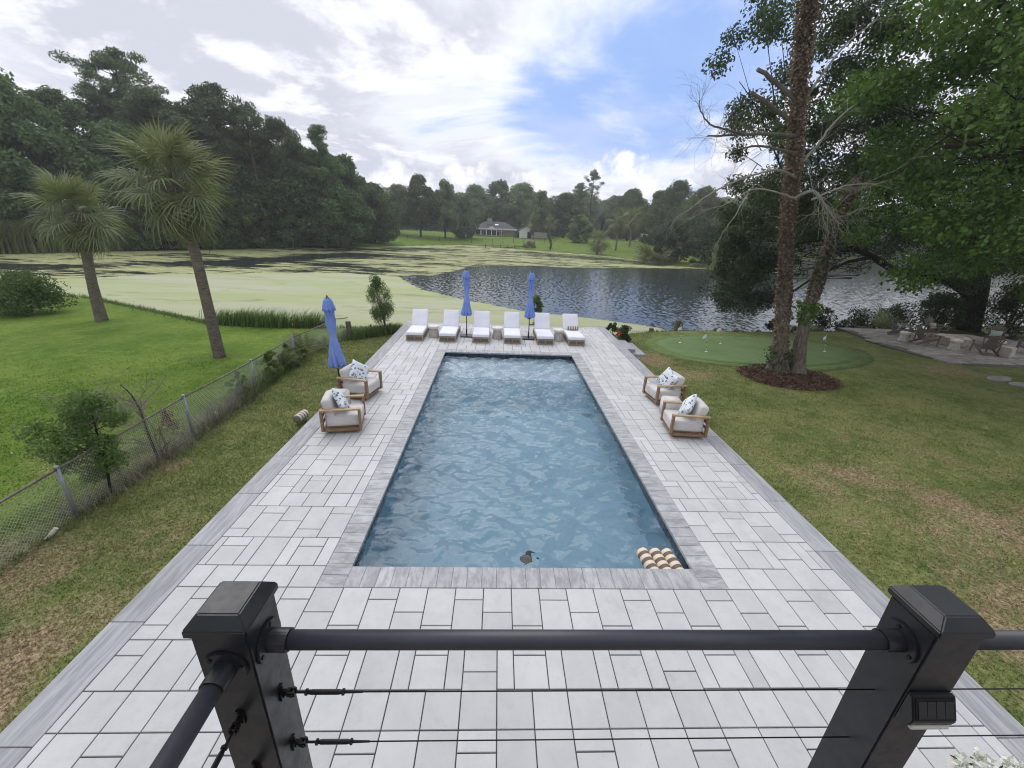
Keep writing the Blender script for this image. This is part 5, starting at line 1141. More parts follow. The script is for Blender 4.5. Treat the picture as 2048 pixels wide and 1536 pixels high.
# ------------------------------------------------------------------ twin-trunk tree with dead ivy
tt = empty('ivy_tree', (11.0, 14.5, gh(11.0, 14.5))); tag(tt, 'twin-trunked tree with dead brown ivy and bare pale limbs in the mulch ring', 'tree'); to = Vector(tt.location); rs = random.Random(12)
T1 = [(10.76, 14.5, -.5), (10.70, 14.5, .1), (10.50, 14.5, 1.2), (10.24, 14.5, 2.46), (9.68, 14.5, 4.95), (9.28, 14.5, 7.14), (8.87, 14.5, 9.1), (8.63, 14.5, 10.9), (8.5, 14.6, 13)]
T2 = [(11.42, 14.4, -.5), (11.35, 14.4, .1), (11.24, 14.5, 1.75), (11.32, 14.55, 3.0), (11.38, 14.6, 3.9), (11.5, 14.7, 5.0), (11.7, 14.8, 5.9), (11.95, 14.9, 6.6)]
def trunk(name, T, R_, lump):
    P = curve([Vector(p)-to for p in T], 5); k = len(P)-1; m = MB(); n = 20
    ra = [np.interp(i/k, np.linspace(0, 1, len(R_)), R_) for i in range(k+1)]
    m.tube(P, ra, n); V = []
    for i, v in enumerate(m.v):
        ring = i//n; a = 2*math.pi*(i % n)/n; fl = max(0, 1-ring/7); q = Vector(v)-P[min(ring, k)]; q *= 1+.07*math.sin(5*a+ring*.2)+.05*math.sin(9*a+1)+fl*(.35*abs(math.sin(2.5*a+.6))); V.append(tuple(P[min(ring, k)]+q))
    m.v = V; m.build(name, MAT['bark_grey'], tt, smooth=True); return P, ra
P1, r1 = trunk('trunk', T1, [.42, .31, .21, .17, .135, .12, .10, .08, .05], 0); P2, r2 = trunk('trunk', T2, [.38, .27, .175, .15, .12, .09, .06, .02], 1)
def limb_px(name, runs, mat, tw=0, twr=.006, twl=.6):
    m = MB()
    for pts, ra, rb in runs:
        P = limb(m, [Vector(p)-to for p in pts], ra, rb, 8, 4, .015, rs)
        for i in range(tw):
            q = P[rs.randrange(len(P)//3, len(P))]; d = (P[-1]-P[0]).normalized(); twigs(m, q, d*.5+Vector((rs.uniform(-.6, .6), rs.uniform(-.8, .8), rs.uniform(-.8, .9))), twl*rs.uniform(.5, 1.3), twr, 2, rs, .8, .05)
    return m.build(name, MAT[mat], tt)
limb_px('broken_limb', [([(8.95, 14.5, 8.45), (8.08, 14.4, 8.87), (7.44, 14.3, 9.13)], .075, .055)], 'bark_dead'); limb_px('broken_limb', [([(9.05, 14.5, 7.85), (8.12, 14.3, 8.21), (7.35, 14.2, 8.5)], .075, .05)], 'bark_dead')
limb_px('dead_limb', [([(9.2, 14.4, 7.5), (7.9, 14.2, 7.47), (6.18, 14.0, 7.3)], .07, .02)], 'bark_dead', 20, .0055, .9); limb_px('dead_limb', [([(7.4, 14.1, 7.4), (6.6, 13.6, 7.38), (6.01, 13.6, 7.52), (5.68, 13.6, 7.83), (5.57, 13.6, 8.09)], .035, .012)], 'bark_dead', 16, .005, .7)
limb_px('dead_limb', [([(9.25, 14.4, 7.05), (7.85, 14.0, 7.11), (6.9, 13.8, 6.9)], .05, .012)], 'bark_dead', 18, .005, .8)
limb_px('dead_limb', [([(9.5, 14.4, 6.35), (8.26, 13.6, 6.42), (7.18, 13.4, 6.13), (6.35, 13.3, 5.73), (5.81, 13.2, 5.33), (5.19, 13.1, 4.88)], .038, .010)], 'bark_pale', 8, .008, .5)
limb_px('dead_limb', [([(9.6, 14.3, 5.7), (8.72, 13.8, 5.82), (8.04, 13.8, 5.92), (7.59, 13.8, 5.8), (6.97, 13.8, 5.39), (6.28, 13.8, 5.25)], .032, .007)], 'bark_pale', 12, .006, .7); limb_px('dead_limb', [([(7.64, 13.7, 5.79), (7.3, 13.5, 5.2), (7.0, 13.5, 4.6), (6.85, 13.4, 4.25)], .02, .006)], 'bark_pale', 4, .005, .5)
limb_px('pale_limb', [([(9.4, 14.5, 6.55), (9.83, 14.3, 7.27), (10.07, 14.3, 7.75), (10.5, 14.2, 8.3)], .05, .02)], 'bark_pale', 6, .008, .7); limb_px('pale_limb', [([(9.05, 14.5, 8.2), (9.56, 14.6, 9.1), (10.06, 14.6, 9.92), (10.7, 14.5, 10.5)], .042, .018)], 'bark_pale', 6, .008, .7)
limb_px('pale_limb', [([(9.55, 14.3, 5.75), (9.86, 14.0, 5.95), (10.31, 13.9, 5.56), (10.6, 13.8, 5.2)], .055, .03)], 'bark_pale', 22, .009, 1.1); limb_px('pale_limb', [([(9.9, 14.0, 5.7), (10.69, 13.8, 6.1), (11.6, 13.7, 6.2)], .035, .01)], 'bark_pale', 12, .008, .9)
P = np.column_stack([6.83+rng.normal(0, .035, 260), 13.4+rng.normal(0, .035, 260), 4.25-rng.random(260)**1.2*.75])-np.array(to)
leafmat('moss', (.16, .17, .12), (.27, .28, .20), .2); link('moss_strand', leaf_mesh('moss', P, .12, .12, np.array([0, 0, -1.0]), .25), tt, MAT['moss'])
def ivy(name, P_, ra, z0, z1, n, mat, size, top_thick):
    C = []; A = []
    for _ in range(n):
        while True:
            i = rs.randrange(len(P_)-1); u = rs.random(); c = P_[i].lerp(P_[i+1], u); zz = c.z+to.z
            if z0 < zz < z1 and rs.random() < min(1, (zz-z0)/1.6+.12): break
        a = rs.uniform(0, 6.283); k = (zz-z0)/(z1-z0); r_ = ra[i]*1.02+abs(rs.gauss(0, .03+.085*k*top_thick)); C.append((c.x+math.cos(a)*r_, c.y+math.sin(a)*r_, c.z)); A.append((math.cos(a)*.6, math.sin(a)*.6, -.6))
    return link(name, leaf_mesh(name, np.array(C), rng.uniform(.7, 1.3, n)*size, .75, np.array(A), .6), tt, MAT[mat])
ivy('dead_ivy', P1, r1, 2.5, 12.5, 11500, 'leaf_ivy', .085, 1.3); ivy('dead_ivy', P1, r1, .6, 3.6, 900, 'leaf_ivy', .09, .5); ivy('dead_ivy', P2, r2, 1.8, 6.5, 2600, 'leaf_ivy', .09, .5); ivy('green_ivy', P2, r2, 1.6, 2.4, 420, 'leaf_bright', .12, 1.6); ivy('green_ivy', P1, r1, -.3, .7, 260, 'leaf_dark', .11, 1.0)
ivy('thin_green_ivy', P2, r2, 2.2, 8, 1800, 'leaf_dark', .09, .8)

# ------------------------------------------------------------------ big trees on the right
def crown_tree(name, label, base, trunk_pts, r0, limbs, clumps, per, leaf, mat, bmat, aspect=.55, fold=0.0, droop=-.25, shell=.3, flat=.75, lr=.09):
    r = empty(name, base); tag(r, label, 'tree'); b = Vector(base); m = MB()
    TP = limb(m, [Vector(p)-b for p in trunk_pts], r0, r0*.45, 14, 5); m.build('trunk', MAT[bmat], r, smooth=True)
    for L_ in limbs:
        m = MB(); P_ = limb(m, [Vector(p)-b for p in L_[0]], L_[1], L_[2], 8, 4, .05, random.Random(5)); m.build('limb', MAT[bmat], r, smooth=True)
    C = np.array([c[0] for c in clumps])-np.array(b); P, A = blob_points(C, [c[1] for c in clumps], per, flat, shell)
    o = link('crown', leaf_mesh(name+'_leaves', P, rng.uniform(.65, 1.3, len(P))*leaf, aspect, A*.6+np.array([0, 0, droop]), .8, None, fold), r, MAT[mat])
    m = MB(); rs_ = random.Random(3); tips = [Vector(q) for q in C[::3]]
    for q in tips:
        s = TP[rs_.randrange(len(TP)//2, len(TP))]; limb(m, [s.lerp(q, .55)+Vector((0, 0, -.1)), s.lerp(q, .8), q], .022, .006, 4, 2)
    tag(m.build('branchlets', MAT[bmat], r), None, None, None, 'stuff'); return r
rs = random.Random(77)
# broad-leaved tree whose boughs hang into the picture from the right
cl = []
while len(cl) < 330:
    a, b_, c_ = rs.uniform(-1, 1), rs.uniform(-1, 1), rs.uniform(-1, 1); q = math.sqrt(a*a+b_*b_+c_*c_)
    if not .45 < q < 1: continue
    x, y, z = 19.3+8.6*a, 13.8+6.2*b_, 8.6+6.6*c_
    if z < 3.3+.5*math.sin(x*1.3)+max(0, (13.5-x))*.75 or x > 23.5 or x < 11.2-.12*z+.5*math.sin(z*2.1) : continue
    if .5+.5*math.sin(x*1.9+z*1.3)*math.sin(z*1.7+y*.9)+.25*math.sin(y*2.3) < .22: continue
    cl.append(((x, y, z), rs.uniform(.65, 1.05)))
LB = [([(20.8, 13.2, 3.0), (18, 13, 5.5), (14.5, 12.6, 7.2), (12, 12.4, 7.0)], .22, .05), ([(20.9, 13, 4.5), (18, 14, 8.5), (14.5, 14.5, 11), (12, 14.5, 12)], .22, .05), ([(20.8, 13, 2.6), (18, 12, 4.2), (15, 11.5, 5.0)], .16, .04), ([(21, 13.2, 6), (19, 11, 9), (16.5, 9.5, 10.5)], .18, .05)]
bt = crown_tree('broadleaf_tree', 'bright green broad-leaved tree hanging in from the right edge', (21.3, 13.2, gh(21.3, 13.2)), [(21.3, 13.2, -.6), (21.2, 13.2, 2), (20.9, 13.2, 5), (20.3, 13.4, 9), (19.8, 13.6, 13)], .5, LB, cl, 235, .165, 'leaf_bright', 'bark_dark', .68, .05, -.35, .25, .7)
shade_cl = [((rs.uniform(20, 31), rs.uniform(9, 22), rs.uniform(7.5, 13.5)), rs.uniform(1.2, 1.9)) for _ in range(120)]  # leaf clumps added to the crown to shade the patio
P, A = blob_points(np.array([c[0] for c in shade_cl])-np.array((21.3, 13.2, gh(21.3, 13.2))), [c[1] for c in shade_cl], 110, .7, .3)
link('shade_crown', leaf_mesh('shade_crown', P, rng.uniform(.25, .45, len(P)), .65, A*.6), bt, MAT['leaf_bright'])
# live oak leaning over the water
cl = []
for i in range(440):
    u = rs.random(); x = 13.0+17.7*u**1.25; top = 6.2+7.2*min(1, (x-12.6)/7); y = 23.6+rs.uniform(-1, 3.2)*(.6+.4*u)
    lowz = (.25 if x < 16.3 else 3.0+.5*math.sin(x*1.7)) if x < 25 else 2.2
    z = rs.uniform(lowz, top)
    if 16.3 < x < 25 and z < 4.2 and rs.random() < .55: continue
    cl.append(((x, y, z), rs.uniform(.55, 1.0)))
LO = [([(29.3, 24.6, 1.5), (26.5, 24.4, 2.7), (23.5, 24.2, 3.0), (21.5, 24, 3.7), (18.5, 23.8, 4.6), (15.5, 23.6, 4.0)], .32, .07), ([(29.2, 24.6, 2.2), (27, 24.8, 5), (23, 24.8, 7.2), (19, 24.6, 8.0), (15.8, 24.4, 7.4)], .3, .06), ([(21.5, 24, 3.7), (19.5, 23.8, 3.2), (17.5, 23.5, 2.1), (15.5, 23.4, .8)], .11, .03), ([(29.2, 24.6, 2.4), (28.6, 25, 7), (27, 25, 11)], .3, .08)]
crown_tree('live_oak', 'dark spreading oak with limbs drooping over the pond', (29.4, 24.6, gh(29.4, 24.6)), [(29.6, 24.6, -.8), (29.4, 24.6, .6), (29.0, 24.6, 2.6), (28.2, 24.8, 5), (27.8, 25, 8)], .75, LO, cl, 270, .15, 'leaf_oak', 'bark_dark', .42, 0.0, -.35, .2, .7)
# airy tree behind the ivy trunks
cl = []
for i in range(230):
    a, b_, c_ = rs.uniform(-1, 1), rs.uniform(-1, 1), rs.uniform(-1, 1); q = math.sqrt(a*a+b_*b_+c_*c_)
    if q > 1: continue
    x, y, z = 12.6+4.6*a, 19.6+2.6*b_, 9.4+5.6*c_
    if x < 9.6-(z-7)*.25: continue
    cl.append(((x, y, z), rs.uniform(.5, .85)))
crown_tree('airy_tree', 'tall airy dark-leaved tree right behind the ivy-covered trunks', (15.9, 21, gh(15.9, 21)), [(15.5, 21, -.6), (15.0, 21, 2.2), (13.95, 21, 5.3), (13.3, 20.8, 8.4), (12.6, 20.4, 11.5)], .12, [([(13.8, 20.8, 6), (11.4, 19.8, 8.6), (9.4, 19.2, 10.3)], .045, .012), ([(13.5, 20.7, 7.5), (14.6, 19.6, 9.5), (16, 19.4, 10.5)], .05, .015)], cl, 300, .15, 'leaf_dark', 'bark_dark', .5, 0.0, -.5, .1, .8)
# undergrowth along the right bank
for i, (x, y, rx, h, lab) in enumerate(((16.6, 23.2, .8, 1.5, 'dark bush on the bank just right of the twin trunks'), (19.6, 24.0, 1.1, 1.7, 'thin dark bush on the bank left of the stone patio'), (22.2, 24.4, 1.2, 1.6, 'thin dark bush on the bank behind the leftmost wooden chairs'), (24.8, 24.6, 1.3, 1.9, 'dark bush on the bank behind the fire pit'), (27.4, 24.6, 1.4, 2.2, 'dense dark bush beside the big oak trunk'), (30.5, 23.2, 2.0, 3.0, 'large dark bush below the big oak at the right edge'), (32.5, 20.5, 2.0, 3.2, 'large dark bush at the right edge beyond the patio'))):
    bush('bank_bush', x, y, rx, .6 if i < 4 else 1.2, h, 26+8*i, 60 if i < 4 else 120, .13, 'leaf_oak', lab, 'bush', 'dark bushes along the right bank', 60+i, stems=12, bmat='bark_dark')
palmetto(23.4, 24.0, 12, .9, 'dark spiky palmetto on the bank behind the chairs', 11, 55); palmetto(18.2, 23.6, 8, .6, 'dark spiky palmetto on the bank behind the putting green', 12, 55)
# ------------------------------------------------------------------ woods and far bank
def pine_proto(seed, h, crown_from=.55, spread=4.2, n_limb=26, flat=.5, per=190, tuft=.55, gaps=.25):
    rs = random.Random(seed); m = MB(); bend = [(0, 0, -.4)]; x = y = 0
    for i in range(1, 6): x += rs.uniform(-.35, .35); y += rs.uniform(-.35, .35); bend.append((x, y, h*.93*i/5))
    T = limb(m, bend, h*.0145+.05, .06, 8, 4); C = []; rad = []
    for i in range(n_limb):
        u = crown_from+(1-crown_from)*(i/n_limb)**.85; b = T[min(len(T)-1, int(u*(len(T)-1)))]; a = i*2.4+rs.uniform(-.5, .5)
        k = math.sin(min(1, (u-crown_from)/(1-crown_from)*.85+.22)*math.pi)**.7; L_ = spread*k*rs.uniform(.6, 1.1)
        d = Vector((math.cos(a), math.sin(a), rs.uniform(.15, .6))); e = b+d*L_
        limb(m, [b, b+d*L_*.5+Vector((0, 0, -.15)), e], .055+.02*L_/3, .025, 5, 2)
        for q in (.62, .85, 1.05):
            if rs.random() < gaps: continue
            C.append(tuple(b+d*L_*q+Vector((rs.uniform(-.6, .6), rs.uniform(-.6, .6), rs.uniform(0, .5))))); rad.append(rs.uniform(.75, 1.25)*spread/4.2*(1.15 if q > .7 else .9))
    for i in range(5): C.append(tuple(T[-1]+Vector((rs.uniform(-1, 1), rs.uniform(-1, 1), rs.uniform(-.6, .7))))); rad.append(1.0*spread/4.2)
    tm = m.mesh('pine_trunk', True); P, A = blob_points(C, rad, per, flat, .15)
    return tm, leaf_mesh('pine_crown', P, rng.uniform(.6, 1.3, len(P))*tuft, .26, A*.5+np.array([0, 0, .35])), h
def broad_proto(seed, h, w, n_cl=80, per=150, leaf=.5, low=.12, lump=.17, trunks=1):
    rs = random.Random(seed); C = []; rad = []; m = MB()
    T = limb(m, [(0, 0, -.4), (rs.uniform(-.3, .3), rs.uniform(-.3, .3), h*.25), (rs.uniform(-.6, .6), rs.uniform(-.6, .6), h*.55), (rs.uniform(-.8, .8), rs.uniform(-.8, .8), h*.85)], h*.022+.06, .07, 8, 4)
    lob = [rs.uniform(0, 6.28) for _ in range(4)]
    while len(C) < n_cl:
        u = rs.random(); a = rs.uniform(0, 6.283); prof = math.sin((.08+.92*u)**.8*math.pi)**.55 if u < .97 else .25
        R_ = w*(.80+.13*math.sin(2*a+lob[0])+.12*math.sin(3*a+lob[1]+5*u)+.08*math.sin(7*u+lob[2])); q = rs.random()**.42
        C.append((R_*prof*q*math.cos(a), R_*prof*q*math.sin(a), h*(low+(1-low)*u*.95))); rad.append(rs.uniform(.75, 1.35)*lump*w)
        if len(C) % 6 == 0: b = T[rs.randrange(len(T)//3, len(T))]; limb(m, [b, b.lerp(Vector(C[-1]), .6), Vector(C[-1])], .09, .03, 5, 2)
    tm = m.mesh('tree_trunk', True); P, A = blob_points(C, rad, per, .8, .3); k = P[:, 2] > .25
    return tm, leaf_mesh('tree_crown', P[k], rng.uniform(.6, 1.35, k.sum())*leaf, .6, A[k]*.7), h
PINE = [pine_proto(1, 26, .70, 5.0, 30, .5), pine_proto(2, 22, .48, 5.2, 34, .55, 170), pine_proto(3, 23, .55, 5.0, 32, .5, 180), pine_proto(4, 22, .66, 4.2, 24, .5, 120, .5, .45), pine_proto(5, 24, .40, 3.6, 34, .6, 150)]
BROAD = [broad_proto(11, 18, 9.5, 190, 190, .44, .02, .15), broad_proto(12, 16, 8.8, 170, 190, .42, .02, .15), broad_proto(13, 10, 5.2, 80, 150, .38, .04), broad_proto(14, 20, 7.6, 150, 130, .57, .06, .16), broad_proto(15, 7, 3.6, 70, 160, .30, .02), broad_proto(16, 17, 9.2, 130, 150, .6, .20, .15)]
def plant(proto, x, y, ztop, wscale, label, mat, group=None, bmat='bark_pine', name='pine_tree', rz=None):
    tm, cm, h = proto; z = gh(x, y); s = (ztop-z)/h; r = empty(name, (x, y, z), random.uniform(0, 6.28) if rz is None else rz); tag(r, label, 'tree', group); r.scale = (s*wscale, s*wscale, s)
    if not tm.materials: tm.materials.append(MAT[bmat])
    link('trunk', tm, r); o = link('crown', cm, r)
    if not cm.materials: cm.materials.append(MAT[mat])
    if cm.materials[0] != MAT[mat]: o.material_slots[0].link = 'OBJECT'; o.material_slots[0].material = MAT[mat]
    return r
WOOD = [(PINE[0], -61.4, 80, 28.9, 1.0, 'tallest pine of the left wood, its crown standing clear of the rest', 'leaf_pine'), (PINE[1], -65.4, 72, 21.3, 1.35, 'broad dense pine at the left end of the wood', 'leaf_pine'), (BROAD[0], -64.5, 62, 21.0, .9, 'dark tree cut by the left edge of the picture', 'leaf_wood'), (PINE[2], -52.1, 74, 22.5, 1.1, 'pine behind the crown of the tall fan palm', 'leaf_pine'), (PINE[2], -46.3, 78, 24.8, 1.15, 'tall rounded pine just right of the tall fan palm', 'leaf_pine'),
        (PINE[3], -42.7, 80, 22.9, 1.0, 'thin pine with open branches against the sky', 'leaf_pine'), (PINE[1], -39.6, 84, 21.7, .85, 'pine between the thin pine and the end of the tall wood', 'leaf_pine'), (PINE[4], -34.1, 86, 21.4, 1.0, 'tall narrow tree where the left wood steps down', 'leaf_wood'), (BROAD[3], -32.6, 95, 16.9, 1.0, 'leafy tree on the falling right shoulder of the wood', 'leaf_wood'), (BROAD[0], -30.7, 108, 13.5, 1.15, 'lower broad tree at the right end of the left wood', 'leaf_wood')]
for p, x, y, zt, ws, lab, mt in WOOD: plant(p, x, y, zt, ws, lab, mt, 'tall trees of the left wood')
for i, (x, y, zt) in enumerate([(-68.6, 80, 21.7), (-63.6, 84, 23.0), (-54.9, 84, 22.0), (-74.7, 70, 21.2), (-39.6, 92, 18.4), (-36.5, 112, 14.9), (-58, 78, 19.5), (-50, 82, 19), (-45, 86, 19), (-70, 66, 19), (-40, 99, 16), (-36, 90, 17), (-80, 76, 22), (-88, 70, 22), (-56, 71, 17), (-66, 90, 21), (-48, 94, 19)]):
    plant(BROAD[i % 2] if i % 3 else PINE[1+i % 2], x, y, zt, 1.15, 'one of the dark trees filling the left wood behind its front row', 'leaf_wood', 'trees filling the left wood')
UND = [(BROAD[2], -61.5, 60, 9.3, 'dark green bushy tree behind the reeds at the left edge'), (BROAD[2], -60.0, 65, 8.7, 'dark bushy tree behind the shorter fan palm'), (BROAD[4], -51.5, 67.5, 6.4, 'small yellow-green tree on the bank between the two fan palms'), (BROAD[2], -49.5, 73, 8.8, 'bushy tree on the bank behind the trunk of the tall palm'), (BROAD[2], -45.6, 77, 8.6, 'bushy tree on the bank right of the tall palm trunk'), (BROAD[2], -42.5, 83, 9.9, 'bushy tree at the foot of the thin pine'), (BROAD[2], -37.8, 88.5, 9.8, 'bushy tree at the foot of the tall narrow tree'), (BROAD[2], -35, 95, 9.3, 'bushy tree at the foot of the wood\'s right shoulder'), (BROAD[2], -32.6, 106, 9.1, 'bushy tree at the right foot of the left wood'), (BROAD[2], -57.5, 67.5, 8.2, 'dark bushy tree right behind the end of the reeds')]
for i, (p, x, y, zt, lab) in enumerate(UND): plant(p, x, y, zt, 1.15, lab, 'leaf_pale' if i == 2 else ('leaf_sapling', 'leaf_shrub', 'leaf_wood')[i % 3], 'bushy trees along the left bank', name='bushy_tree', bmat='bark_dark')
for i, (x, y, rx, h, lab) in enumerate(((-48.0, 72.8, 2.2, 3.2, 'grey-green bush at the water\'s edge behind the tall palm trunk'), (-45.8, 75.8, 2.4, 3.0, 'grey-green bush at the water\'s edge right of the tall palm'), (-43.2, 80.5, 2.2, 2.4, 'low bush at the water\'s edge under the thin pine'), (-40.2, 86, 2.0, 1.8, 'low bush at the water\'s edge under the bushy trees'), (-34.5, 90.8, 2.2, 1.7, 'low bush at the water\'s edge at the bend of the bank'), (-53.5, 64.8, 2.0, 2.2, 'low bush where the reeds end'))):
    bush('bank_bush', x, y, rx, 1.5, h, 34, 70, .32, ('leaf_shrub', 'leaf_sapling')[i % 2], lab, 'bush', 'bushes along the left water edge', 80+i, stems=4)
CEN = [(5, -32.5, 143, 15.7, .75, 'broad dark oak, first of the row left of the white house'), (5, -25.2, 141, 18.6, .8, 'tallest dark oak in the row left of the white house'), (5, -17.6, 143, 17.6, .72, 'broad dark oak, third of the row left of the white house'), (1, -11.6, 146, 13.2, .8, 'smaller oak of the row, next to the white house'),
       (0, -10.2, 186, 20.8, 1.0, 'broad tree behind the left end of the white house'), (3, -.3, 192, 22.9, 1.2, 'tall tree behind the chimney of the white house'), (0, 9.0, 190, 22.7, 1.1, 'tall broad tree behind the white garage'), (3, 14.2, 152, 16.6, .75, 'slender pale-leaved tree right of the white garage'), (0, 24.6, 168, 17.9, 1.25, 'broad tree behind the round shrub tree on the far lawn'), (1, 47.5, 182, 15.7, 1.0, 'tree behind the two tall palms on the far lawn'), (0, 46.8, 158, 19.4, .9, 'broad tree just right of the tallest far pine'), (3, 48.2, 133, 16.7, 1.1, 'leafy tree left of the dead branch, beyond the far bank'), (1, 49.4, 124, 18.6, .85, 'tall uneven tree above the far bank on the right'), (0, 45.5, 99, 15.0, .8, 'broad tree on the far bank behind the twin trunks'), (1, 41.7, 178, 12.4, .9, 'lower tree beyond the far lawn'), (1, 55, 92, 14.5, 1.0, 'tree on the far bank right behind the twin trunks')]
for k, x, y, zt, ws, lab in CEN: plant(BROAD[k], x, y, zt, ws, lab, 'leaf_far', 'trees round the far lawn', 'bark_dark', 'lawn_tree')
plant(PINE[2], 35.1, 195, 24.6, .9, 'shorter of the two far pines standing above the treeline', 'leaf_far', name='pine_tree'); plant(PINE[3], 40.5, 195, 29.8, .75, 'tallest far pine with an open spiky crown', 'leaf_far', name='pine_tree')
plant(BROAD[2], 24.4, 133, 9.1, 1.25, 'large round shrub tree on the far lawn', 'leaf_far', name='round_tree', bmat='bark_dark')
plant(BROAD[2], 17.2, 160, 8.6, 1.0, 'low tree beside the white garage', 'leaf_far', name='bushy_tree', bmat='bark_dark')
for i, (x, y, zt, ws, lab) in enumerate(((32.4, 80.5, 6.9, 1.0, 'dense dark thicket on the left tip of the far bank'), (37.0, 76.0, 6.2, 1.05, 'dense dark thicket in the middle of the far bank'), (42.0, 75.5, 5.9, 1.1, 'dense dark thicket on the far bank next to the oak'), (49, 77, 7.0, 1.2, 'dense dark thicket on the far bank behind the oak'))): plant(BROAD[4], x, y, zt, ws, lab, 'leaf_dark', 'thickets on the far bank', name='thicket', bmat='bark_dark')
rs = random.Random(99)
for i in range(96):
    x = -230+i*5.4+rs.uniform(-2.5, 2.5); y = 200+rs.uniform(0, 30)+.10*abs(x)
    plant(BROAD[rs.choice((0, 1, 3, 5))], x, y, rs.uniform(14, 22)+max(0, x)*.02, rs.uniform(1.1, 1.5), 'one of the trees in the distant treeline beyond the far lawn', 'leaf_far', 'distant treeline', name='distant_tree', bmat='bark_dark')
for i in range(30):
    x = 62+i*6.5+rs.uniform(-2, 2); y = 141+rs.uniform(0, 18)+(14 if x > 180 else 0)
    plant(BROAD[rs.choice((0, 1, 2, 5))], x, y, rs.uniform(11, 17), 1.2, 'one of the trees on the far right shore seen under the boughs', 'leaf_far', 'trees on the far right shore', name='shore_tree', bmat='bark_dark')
for i in range(14):
    x = -92-i*7+rs.uniform(-2, 2); y = 62+rs.uniform(0, 14)+i*.6
    plant(BROAD[rs.choice((0, 1))], x, y, rs.uniform(15, 20), 1.2, 'one of the trees far down the left shore', 'leaf_wood', 'trees far down the left shore', name='shore_tree', bmat='bark_dark')
def far_palm(x, y, ztop, s, label, seed, n=22, group='far palms'):
    z = gh(x, y); return palm('far_palm', (x, y, z), [(x, y, z-.2), (x+.1, y, z+(ztop-z)*.5), (x+.2, y, ztop-1.2*s)], [.24, .20, .2], n, s, label, seed, group, 5)
far_palm(30.0, 110, 9.1, 1.6, 'left one of two tall palms on the far lawn', 1); far_palm(37.1, 122, 10.4, 1.7, 'right one of two tall palms on the far lawn', 2); far_palm(23.2, 101, 4.2, 1.5, 'short bushy palm on the far bank', 3, 26); far_palm(12.0, 150, 8.6, 1.6, 'palm beside the white garage', 4); far_palm(17.0, 148, 8.2, 1.5, 'palm right of the slender pale tree', 5)
palmetto(29.3, 79.5, 22, 2.6, 'big grey-green palmetto clump on the left tip of the far bank', 21, 35); palmetto(38.5, 74.5, 20, 2.4, 'grey palmetto clump on the far bank thicket', 22, 40)

# ------------------------------------------------------------------ the house across the pond
simple('house_white', (.68, .68, .68), (.74, .74, .73), 3, .8); simple('house_brick', (.30, .25, .21), (.38, .32, .27), 3, .9); simple('roof_shingle', (.06, .06, .065), (.095, .095, .10), 3, .9); simple('chimney_stone', (.22, .22, .23), (.30, .30, .30), 3, .9); simple('house_glass', (.02, .025, .03), None, rough=.08); simple('skylight', (.75, .78, .82), None, rough=.3)
HX, HY = -.5, 160.0; HZ = gh(HX, HY); house = empty('ranch_house', (HX, HY, HZ)); house.scale = (.86, .86, .86); tag(house, 'low white and brick house with dark hipped roof across the pond', 'house')
def hb(name, c, d, mat, par=None): o = MB().box((0, 0, 0), d).build(name, MAT[mat], par or house); o.location = c; return o
hb('wall', (-5.0, 4, 1.45), (9.0, 8, 2.9), 'house_white'); hb('wall', (3.6, 4, 1.45), (8.0, 7.9, 2.9), 'house_brick')
ov = .6; x0, x1, y0, y1, e, rg = -10.6, 8.2, -1.6, 9.4, 2.9, 5.7
m = MB(); m.add([(x0, y0, e), (x1, y0, e), (x1, y1, e), (x0, y1, e), (x0+5.2, 3.9, rg), (x1-5.2, 3.9, rg), (x0, y0, e-.22), (x1, y0, e-.22), (x1, y1, e-.22), (x0, y1, e-.22)], [(0, 1, 5, 4), (1, 2, 5), (2, 3, 4, 5), (3, 0, 4), (0, 6, 7, 1), (1, 7, 8, 2), (2, 8, 9, 3), (3, 9, 6, 0), (9, 8, 7, 6)])
roof = m.build('roof', MAT['roof_shingle'], house); hb('fascia', (-1.2, -1.64, 2.72), (18.8, .08, .5), 'house_white', roof); hb('chimney', (-3.6, 2.2, 5.6), (2.0, 1.2, 2.6), 'chimney_stone', roof); o = hb('skylight', (-.6, 1.2, 4.45), (1.5, .9, .12), 'skylight', roof); o.rotation_euler = (R(27), 0, 0)
m = MB(); m.add([(-4.4, -1.66, 2.9), (-.9, -1.66, 2.9), (-2.65, -1.66, 3.9), (-4.4, -1.3, 2.9), (-.9, -1.3, 2.9), (-2.65, 1.5, 3.9)], [(0, 1, 2), (3, 5, 4), (0, 2, 5, 3), (1, 4, 5, 2), (0, 3, 4, 1)]); m.build('gable', MAT['house_white'], roof)
for x in (-9.6, -7.2, -4.9, -2.7, -.6, 1.4): hb('porch_post', (x, -1.35, 1.4), (.28, .28, 2.8), 'house_white')
for i, x in enumerate((-8.4, -6.05, -3.8, -1.65)):
    w = hb('window', (x, -.06, 1.25), (1.9, .12, 2.1), 'house_white')
    for k in (-.45, .45): hb('pane', (k, -.08, 0), (.82, .06, 1.9), 'house_glass', w)
for i, x in enumerate((-.1, 1.6)):
    w = hb('window', (x, -.06, 2.35), (1.5, .12, .6), 'house_white'); hb('pane', (0, -.08, 0), (1.3, .06, .42), 'house_glass', w)
    w = hb('window', (x, -.08, 1.0), (1.5, .12, 1.7), 'house_white'); hb('pane', (0, -.08, 0), (1.3, .06, 1.5), 'house_glass', w)
GX_, GY2 = 9.6, 152.0; gar = empty('garage', (GX_, GY2, gh(GX_, GY2))); tag(gar, 'white gabled garage in front of the house across the pond', 'garage')
